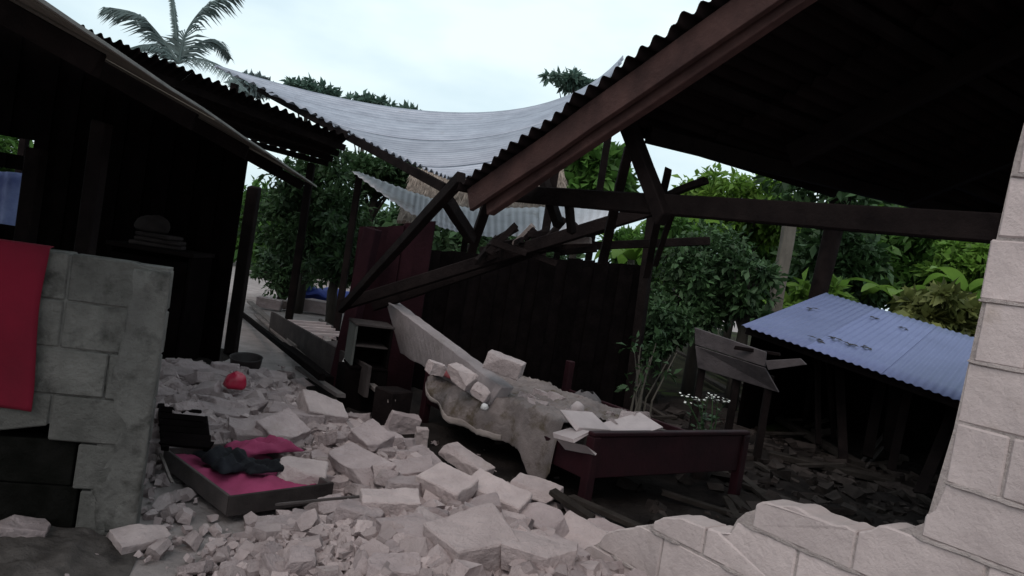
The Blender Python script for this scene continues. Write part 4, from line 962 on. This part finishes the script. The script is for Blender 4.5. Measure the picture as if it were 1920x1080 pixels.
for (a, b) in ((2, 3), (3, 0)):
    A = vsb[a]; B = vsb[b]; vs = [Vector((A.x, A.y, 0)), Vector((B.x, B.y, 0)), B - Vector((0, 0, .1)), A - Vector((0, 0, .1))]; vs += [v + Vector((.02, .02, 0)) for v in vs]
    mesh_obj('wall_board', vs, [(0, 1, 2, 3), (7, 6, 5, 4), (0, 4, 5, 1), (1, 5, 6, 2), (2, 6, 7, 3), (3, 7, 4, 0)], BLACKW, br)
for i in range(8):
    u = rng.uniform(.05, .66); v = rng.uniform(.25, .6); p = rBl(u, v) - Vector((0, 0, .13)); q = Vector((p.x + rng.uniform(-.9, .3), p.y - rng.uniform(.1, 1.1), .03 + .1 * rng.random()))
    l = (p - q).length; o = beam('fallen_plank', q, p, rng.uniform(.05, .14), .03, WOOD_D, None, segs=2)
    tag(o, ('long' if l > 1.1 else 'short') + ' dark plank jammed under the blue roof', 'plank', 'planks jammed under the blue roof')
# withered leaves on the blue roof
for i, (x, y, Y) in enumerate(((1520, 582, 9.4), (1530, 640, 8.2), (1565, 638, 8.0), (1592, 650, 7.9), (1625, 655, 7.8), (1635, 598, 8.9), (1695, 620, 8.3))):
    mb = MB(); d = ray(x, y); nrm = dB.cross(nB).normalized(); k = (b0 - EYEV).dot(nrm) / d.dot(nrm); p = EYEV + d * k + nrm * (.014 if nrm.z > 0 else -.014)
    for j in range(4):
        a = rng.uniform(0, 6.3); e = (dB.normalized() * math.cos(a) + nB.normalized() * math.sin(a)); f = nrm.cross(e); c = p + Vector((0, 0, .006 * j)); l = rng.uniform(.05, .11)
        mb.add([c, c + e * l * .5 + f * .02 + Vector((0, 0, .005)), c + e * l, c + e * l * .5 - f * .02 + Vector((0, 0, .004))], [(0, 1, 2, 3)])
    tag(mb.build('fallen_leaf', BARK, None, solid=.002), 'withered dark leaf cluster lying on the blue roof', 'leaf', 'withered leaves on the blue roof')

# ------------------------------------------------------------------ vegetation
def fast_mesh(name, V, Q, m, parent):
    me = bpy.data.meshes.new(name); V = np.asarray(V, dtype=np.float32); Q = np.asarray(Q, dtype=np.int32)
    org = np.array(tuple(parent.matrix_basis.translation), dtype=np.float32) if parent is not None else 0; V = V - org
    me.vertices.add(len(V)); me.vertices.foreach_set('co', V.ravel()); me.loops.add(Q.size); me.loops.foreach_set('vertex_index', Q.ravel())
    me.polygons.add(len(Q)); me.polygons.foreach_set('loop_start', np.arange(len(Q), dtype=np.int32) * Q.shape[1]); me.update(calc_edges=True); me.validate()
    me.materials.append(m); o = bpy.data.objects.new(name, me); link(o, parent); return o
def leaves(centers, rads, n_per, size, seed, squash=.7, up=.5, aspect=.45):
    g = np.random.default_rng(seed); Vs = []
    C = np.repeat(np.array(centers), n_per, 0); Rr = np.repeat(np.array(rads), n_per)[:, None]
    n = len(C); d = g.normal(size=(n, 3)); d /= np.linalg.norm(d, axis=1, keepdims=True); rr = g.random((n, 1)) ** .5
    P = C + d * rr * Rr * np.array([1, 1, squash])
    ax = d * .8 + g.normal(size=(n, 3)) * .6 - np.array([0, 0, .25]); ax /= np.linalg.norm(ax, axis=1, keepdims=True)
    nr = g.normal(size=(n, 3)) * .7 + np.array([0, 0, up * 2]); sd_ = np.cross(ax, nr); sd_ /= np.linalg.norm(sd_, axis=1, keepdims=True) + 1e-6
    nn = np.cross(sd_, ax); sz = size * g.uniform(.35, 1.4, (n, 1))
    p0 = P; p1 = P + ax * sz * .45 + sd_ * sz * aspect * .5 + nn * sz * .10; p2 = P + ax * sz - nn * sz * .08; p3 = P + ax * sz * .45 - sd_ * sz * aspect * .5 + nn * sz * .10
    V = np.stack([p0, p1, p2, p3], 1).reshape(-1, 3); Q = np.arange(n * 4).reshape(-1, 4); return V, Q
def tree(name, lab, c, rx, ry, rz, m, nclump=60, per=60, size=.12, seed=1, trunk_r=.08, bark=BARK, base=None, group=None, hollow=.3, cat='tree', clump=.28, up=.5):
    g = random.Random(seed); b = base or Vector((c.x, c.y, 0)); root = empty(name, Vector((b.x, b.y, 0)), lab, cat, group)
    cs = []; rs = []
    for i in range(nclump):
        while True:
            d = Vector((g.uniform(-1, 1), g.uniform(-1, 1), g.uniform(-1, 1)))
            if hollow < d.length < 1: break
        k = 1 + .5 * fbm(d.x * 2 + seed, d.y * 2, d.z * 2)
        cs.append((c.x + d.x * rx * k, c.y + d.y * ry * k, max(.05, c.z + d.z * rz * k))); rs.append(clump * g.uniform(.6, 1.3) * (rx + rz) * .5)
    V, Q = leaves(cs, rs, per, size, seed, up=up); fast_mesh('crown', V, Q, m, root)
    mb = MB(); top = Vector((c.x, c.y, c.z - rz * .1)); mid = b.lerp(top, .5) + Vector((g.uniform(-.1, .1), 0, 0)); mb.tube([b - Vector((0, 0, .05)), mid, top], [trunk_r * 1.2, trunk_r, trunk_r * .6], 8)
    for i in range(min(12, nclump)):
        q = Vector(cs[i]); st_ = mid.lerp(top, g.uniform(.2, 1)); mb.tube([st_, st_.lerp(q, .5) + Vector((0, 0, .05 * rz)), q], [trunk_r * .4, trunk_r * .25, trunk_r * .1], 5)
    mb.build('trunk', bark, root, smooth_=True); return root
def mpx(px, Y): return px / F * Y
def T(name, lab, px, py, Y, rx, rz, m, **kw):
    c = at(px, py, Y); return tree(name, lab, c, mpx(rx, Y), mpx((rx + rz) / 2, Y) * kw.pop('dep', 1.0), mpx(rz, Y), m, **kw)
T('shade_tree', 'dark bushy tree beside the yard behind the left house', 585, 395, 13.5, 100, 110, LEAF_D, nclump=110, per=90, size=.13, seed=2)
T('shade_tree', 'dark leafy branchy tree under the sagging iron roof', 712, 325, 14.5, 72, 36, LEAF_D, nclump=80, per=80, size=.14, seed=3)
T('low_shrub', 'low grey-green shrub at the far end of the yard', 535, 505, 15.0, 55, 45, LEAF_D, nclump=60, per=70, size=.12, seed=4, cat='shrub')
T('low_shrub', 'dark shrub beside the maroon corner post', 640, 480, 12.5, 50, 70, LEAF_D, nclump=60, per=70, size=.12, seed=5, cat='shrub')
T('garden_tree', 'bright drooping-leaved tree seen through the wrecked timber frame', 1105, 325, 15.5, 78, 58, LEAF_M, nclump=55, per=45, size=.3, seed=6, trunk_r=.07, up=.2)
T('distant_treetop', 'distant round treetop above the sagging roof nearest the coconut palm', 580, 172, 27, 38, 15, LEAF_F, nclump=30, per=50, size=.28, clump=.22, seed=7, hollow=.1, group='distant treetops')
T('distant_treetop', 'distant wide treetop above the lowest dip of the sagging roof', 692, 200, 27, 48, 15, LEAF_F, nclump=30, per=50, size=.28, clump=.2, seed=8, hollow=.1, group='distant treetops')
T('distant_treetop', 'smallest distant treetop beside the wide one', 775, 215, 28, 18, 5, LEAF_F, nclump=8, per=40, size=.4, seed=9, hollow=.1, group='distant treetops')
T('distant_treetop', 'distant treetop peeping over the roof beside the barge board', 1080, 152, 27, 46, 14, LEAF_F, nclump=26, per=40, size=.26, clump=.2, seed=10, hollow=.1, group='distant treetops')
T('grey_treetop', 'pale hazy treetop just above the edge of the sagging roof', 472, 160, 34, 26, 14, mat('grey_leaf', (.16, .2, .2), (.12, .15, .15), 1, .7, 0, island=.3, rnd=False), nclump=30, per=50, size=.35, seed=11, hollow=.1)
T('dark_shrub', 'dense dark shrub growing beyond the black plank wall', 1325, 520, 10.5, 105, 92, LEAF_D, nclump=120, per=90, size=.10, seed=12, cat='shrub')
T('dark_shrub', 'low dark shrub in front of the dense one', 1245, 610, 9.6, 60, 60, LEAF_D, nclump=60, per=70, size=.09, seed=13, cat='shrub')
T('dark_shrub', 'leggy dark shrub leaning out beside the dense one', 1405, 545, 10.0, 55, 60, LEAF_D, nclump=30, per=45, size=.12, seed=31, cat='shrub')
T('dark_shrub', 'loose mid green shrub rising behind the dense one', 1270, 455, 11.8, 60, 55, LEAF_M, nclump=30, per=45, size=.16, seed=32, cat='shrub')
T('green_tree', 'light green tree showing below the roof eave', 1400, 395, 17, 130, 50, LEAF_B, nclump=70, per=120, size=0.19, seed=14)
T('green_tree', 'broad sunlit green tree behind the blue roof', 1710, 480, 15.5, 175, 100, LEAF_M, nclump=120, per=120, size=0.20, seed=15)
T('green_tree', 'yellow-green leafy tree against the broken wall edge', 1840, 500, 13.5, 75, 50, LEAF_B, nclump=50, per=90, size=0.18, seed=16)
T('green_tree', 'dark green tree behind the grey post', 1570, 500, 14.0, 75, 90, LEAF_D, nclump=80, per=70, size=.2, seed=17)
T('green_tree', 'mid green tree between the grey post and the dense shrub', 1450, 500, 19, 110, 95, LEAF_M, nclump=80, per=120, size=0.20, seed=18)
T('green_tree', 'tall leafy tree spreading behind the broad sunlit tree', 1880, 520, 20, 200, 140, LEAF_M, nclump=110, per=120, size=0.26, seed=19)
T('green_tree', 'bushy green tree filling the gap beyond the wrecked frame', 1240, 470, 19, 90, 60, LEAF_M, nclump=70, per=120, size=0.20, seed=20)
T('yellow_shrub', 'yellowish shrub at the far edge of the blue roof', 1770, 590, 11.5, 75, 40, mat('olive_leaf', (.19, .20, .06), (.09, .11, .035), 1.4, .6, 0, trans=.35, island=.45, rnd=False), nclump=50, per=40, size=.22, seed=21, cat='shrub')
T('yellow_shrub', 'small yellow-green shrub at the foot of the grey post', 1520, 570, 12.5, 70, 34, LEAF_B, nclump=40, per=40, size=.2, seed=22, cat='shrub')
T('window_tree', 'green tree seen through the gap behind the curtain', 15, 300, 14, 90, 70, LEAF_M, nclump=50, per=50, size=.2, seed=23)
T('far_tree', 'green tree far behind the yard path', 520, 430, 24, 120, 70, LEAF_M, nclump=80, per=60, size=.35, seed=24)
T('far_tree', 'dark tree far behind the maroon wall', 860, 445, 22, 200, 55, LEAF_D, nclump=110, per=60, size=.3, seed=25)
# garden posts and trunks
o = beam('grey_post', Vector((at(1452, 590, 11).x, 11, 0)), Vector((at(1452, 590, 11).x + .0, 11, 2.6)), .16, .16, BARK_P, segs=8, wob=.015); tag(o, 'pale grey round-edged garden post standing before the trees', 'post')
mb = MB(); tb0 = at(1535, 560, 12); mb.tube([Vector((tb0.x, 12, -.05)), Vector((tb0.x + .05, 12, .8)), Vector((tb0.x - .02, 12, 1.6)), Vector((tb0.x + .1, 12, 3.6))], [.15, .12, .13, .15], 10)
old = empty('old_tree', Vector((tb0.x, 12, 0)), 'thick dark tree trunk to the side of the grey post', 'tree'); mb.build('trunk', WOOD_D, old, smooth_=True)
V, Q = leaves([(tb0.x + rng.uniform(-.8, .8), 12 + rng.uniform(-.6, .6), 3.2 + rng.uniform(-.3, .5)) for i in range(24)], [.4] * 24, 50, .2, 77); fast_mesh('crown', V, Q, LEAF_D, old)
# thin-stemmed plant beyond the sack
sp = empty('potted_stems', Vector((at(1205, 720, 7.6).x, 7.6, 0)), 'thin bare-stemmed plant growing beside the end post', 'plant')
mb = MB(); 
for i in range(9):
    b = sp.location + Vector((rng.uniform(-.12, .12), rng.uniform(-.1, .1), 0)); mb.tube([b, b + Vector((rng.uniform(-.08, .08), 0, .35)), b + Vector((rng.uniform(-.2, .2), 0, .75 + .2 * rng.random()))], [.012, .009, .004], 5)
mb.build('stems', BARK_P, sp)
V, Q = leaves([tuple(sp.location + Vector((rng.uniform(-.22, .22), rng.uniform(-.1, .1), rng.uniform(.4, .95)))) for i in range(14)], [.09] * 14, 8, .09, 44); fast_mesh('foliage', V, Q, LEAF_D, sp)

def arched_leaf(mb, base, az, L_, W_, rise, droop, n=9, fold=.25, tear=False):
    dr = Vector((math.cos(az), math.sin(az), 0)); sd_ = Vector((-dr.y, dr.x, 0)); rows = []
    for i in range(n + 1):
        u = i / n; p = base + dr * (L_ * u * (1 - .15 * u)) + Vector((0, 0, rise * u - droop * u * u)); w_ = W_ * math.sin(math.pi * min(1, .06 + u * .93)) ** .7
        rows.append((p + sd_ * w_ + Vector((0, 0, fold * w_)), p, p - sd_ * w_ + Vector((0, 0, fold * w_))))
    vs = [v for r_ in rows for v in r_]; fs = []
    for i in range(n):
        k = i * 3; fs += [(k, k + 1, k + 4, k + 3), (k + 1, k + 2, k + 5, k + 4)]
    mb.add(vs, fs)
def banana(lab, px, py, Y, n, L_, seed):
    g = random.Random(seed); p = at(px, py, Y); b = Vector((p.x, p.y, 0)); r_ = empty('banana_plant', b, lab, 'banana plant', 'banana plants in the garden')
    h = p.z; mb = MB(); mb.tube([b, b + Vector((.02, 0, h * .5)), b + Vector((0, 0, h))], [.11, .09, .06], 9); mb.build('stem', BARK_P, r_, smooth_=True)
    for i in range(n):
        m2 = MB(); arched_leaf(m2, b + Vector((0, 0, h - .1)), i * 2.4 + g.uniform(-.3, .3), L_ * g.uniform(.75, 1.1), .16, L_ * g.uniform(.5, 1.0), L_ * g.uniform(.5, 1.0)); m2.build('leaf', LEAF_B, r_, smooth_=True)
banana('pale green banana plant seen through the wrecked timber frame', 1185, 480, 13.5, 8, 1.0, 1)
banana('banana plant spreading behind the far edge of the blue roof', 1690, 560, 12.5, 8, 1.1, 2)
banana('banana plant close behind the dense dark shrub', 1290, 430, 13.5, 8, 1.1, 3)
banana('banana plant against the broken wall edge', 1815, 540, 11.8, 7, .9, 4)

# coconut palm
def palm():
    c = at(335, 118, 18); b = Vector((c.x, c.y, 0)); r_ = empty('coconut_palm', b, 'coconut palm with feathery fronds rising behind the dark corrugated roof', 'palm')
    mb = MB(); mb.tube([b - Vector((0, 0, .1)), b + Vector((.1, 0, c.z * .5)), c + Vector((0, 0, -.1))], [.2, .15, .13], 10); mb.build('trunk', BARK_P, r_, smooth_=True)
    def frond(pts, seed, ll=.8, gap=1.0):
        g = random.Random(seed); m2 = MB(); n = 64; prev = None; rib = [poly(pts, i / 14) for i in range(15)]; m2.tube(rib, [.028 * (1 - i / 16) + .004 for i in range(15)], 5)
        for i in range(n):
            u = .10 + .9 * i / n; p = poly(pts, u); d = (poly(pts, min(1, u + .03)) - poly(pts, u - .03)).normalized(); sd_ = d.cross(Vector((0, 0, 1)))
            if sd_.length < .1: sd_ = Vector((0, 1, 0))
            sd_.normalize(); l = ll * (math.sin(math.pi * (.14 + .80 * u)) ** .6) * g.uniform(.8, 1.1)
            for s in (-1, 1):
                dd = (d * .75 + sd_ * s * .8 + Vector((0, 0, -.45 + g.uniform(-.15, .15)))).normalized(); wv = d * .022
                q1 = p + dd * l * .5 + Vector((0, 0, .02)); q2 = p + dd * l + Vector((0, 0, -.16 * l))
                m2.add([p - wv, p + wv, q1 + wv, q1 - wv, q2], [(0, 1, 2, 3), (3, 2, 4)])
        m2.build('frond', PALM_L, r_)
    k = lambda x, y, dy=0: at(x, y, 18 + dy)
    frond([c, k(300, 68), k(260, 28, -.3), k(205, 14, -.6)], 1)
    frond([c, k(350, 60, .1), k(388, 10, .2), k(440, -12, .3)], 2)
    frond([c, k(330, 62, .3), k(325, 12, .5), k(316, -40, .8)], 3, ll=.12)
    frond([c, k(365, 85, .5), k(405, 75, 1), k(432, 110, 1.6)], 4, ll=.45)
    frond([c, k(305, 96, -.2), k(275, 84, -.5), k(238, 92, -.9)], 5, ll=.4)
    frond([c, k(330, 100, 1), k(300, 70, 1.8), k(280, 70, 2.6)], 6, ll=.4)
    frond([c, k(370, 110, -.8), k(420, 128, -1.6), k(460, 170, -2.4)], 7, ll=.45)
    frond([c, k(300, 118, 1), k(250, 130, 1.6), k(215, 180, 2.2)], 8, ll=.45)
palm()
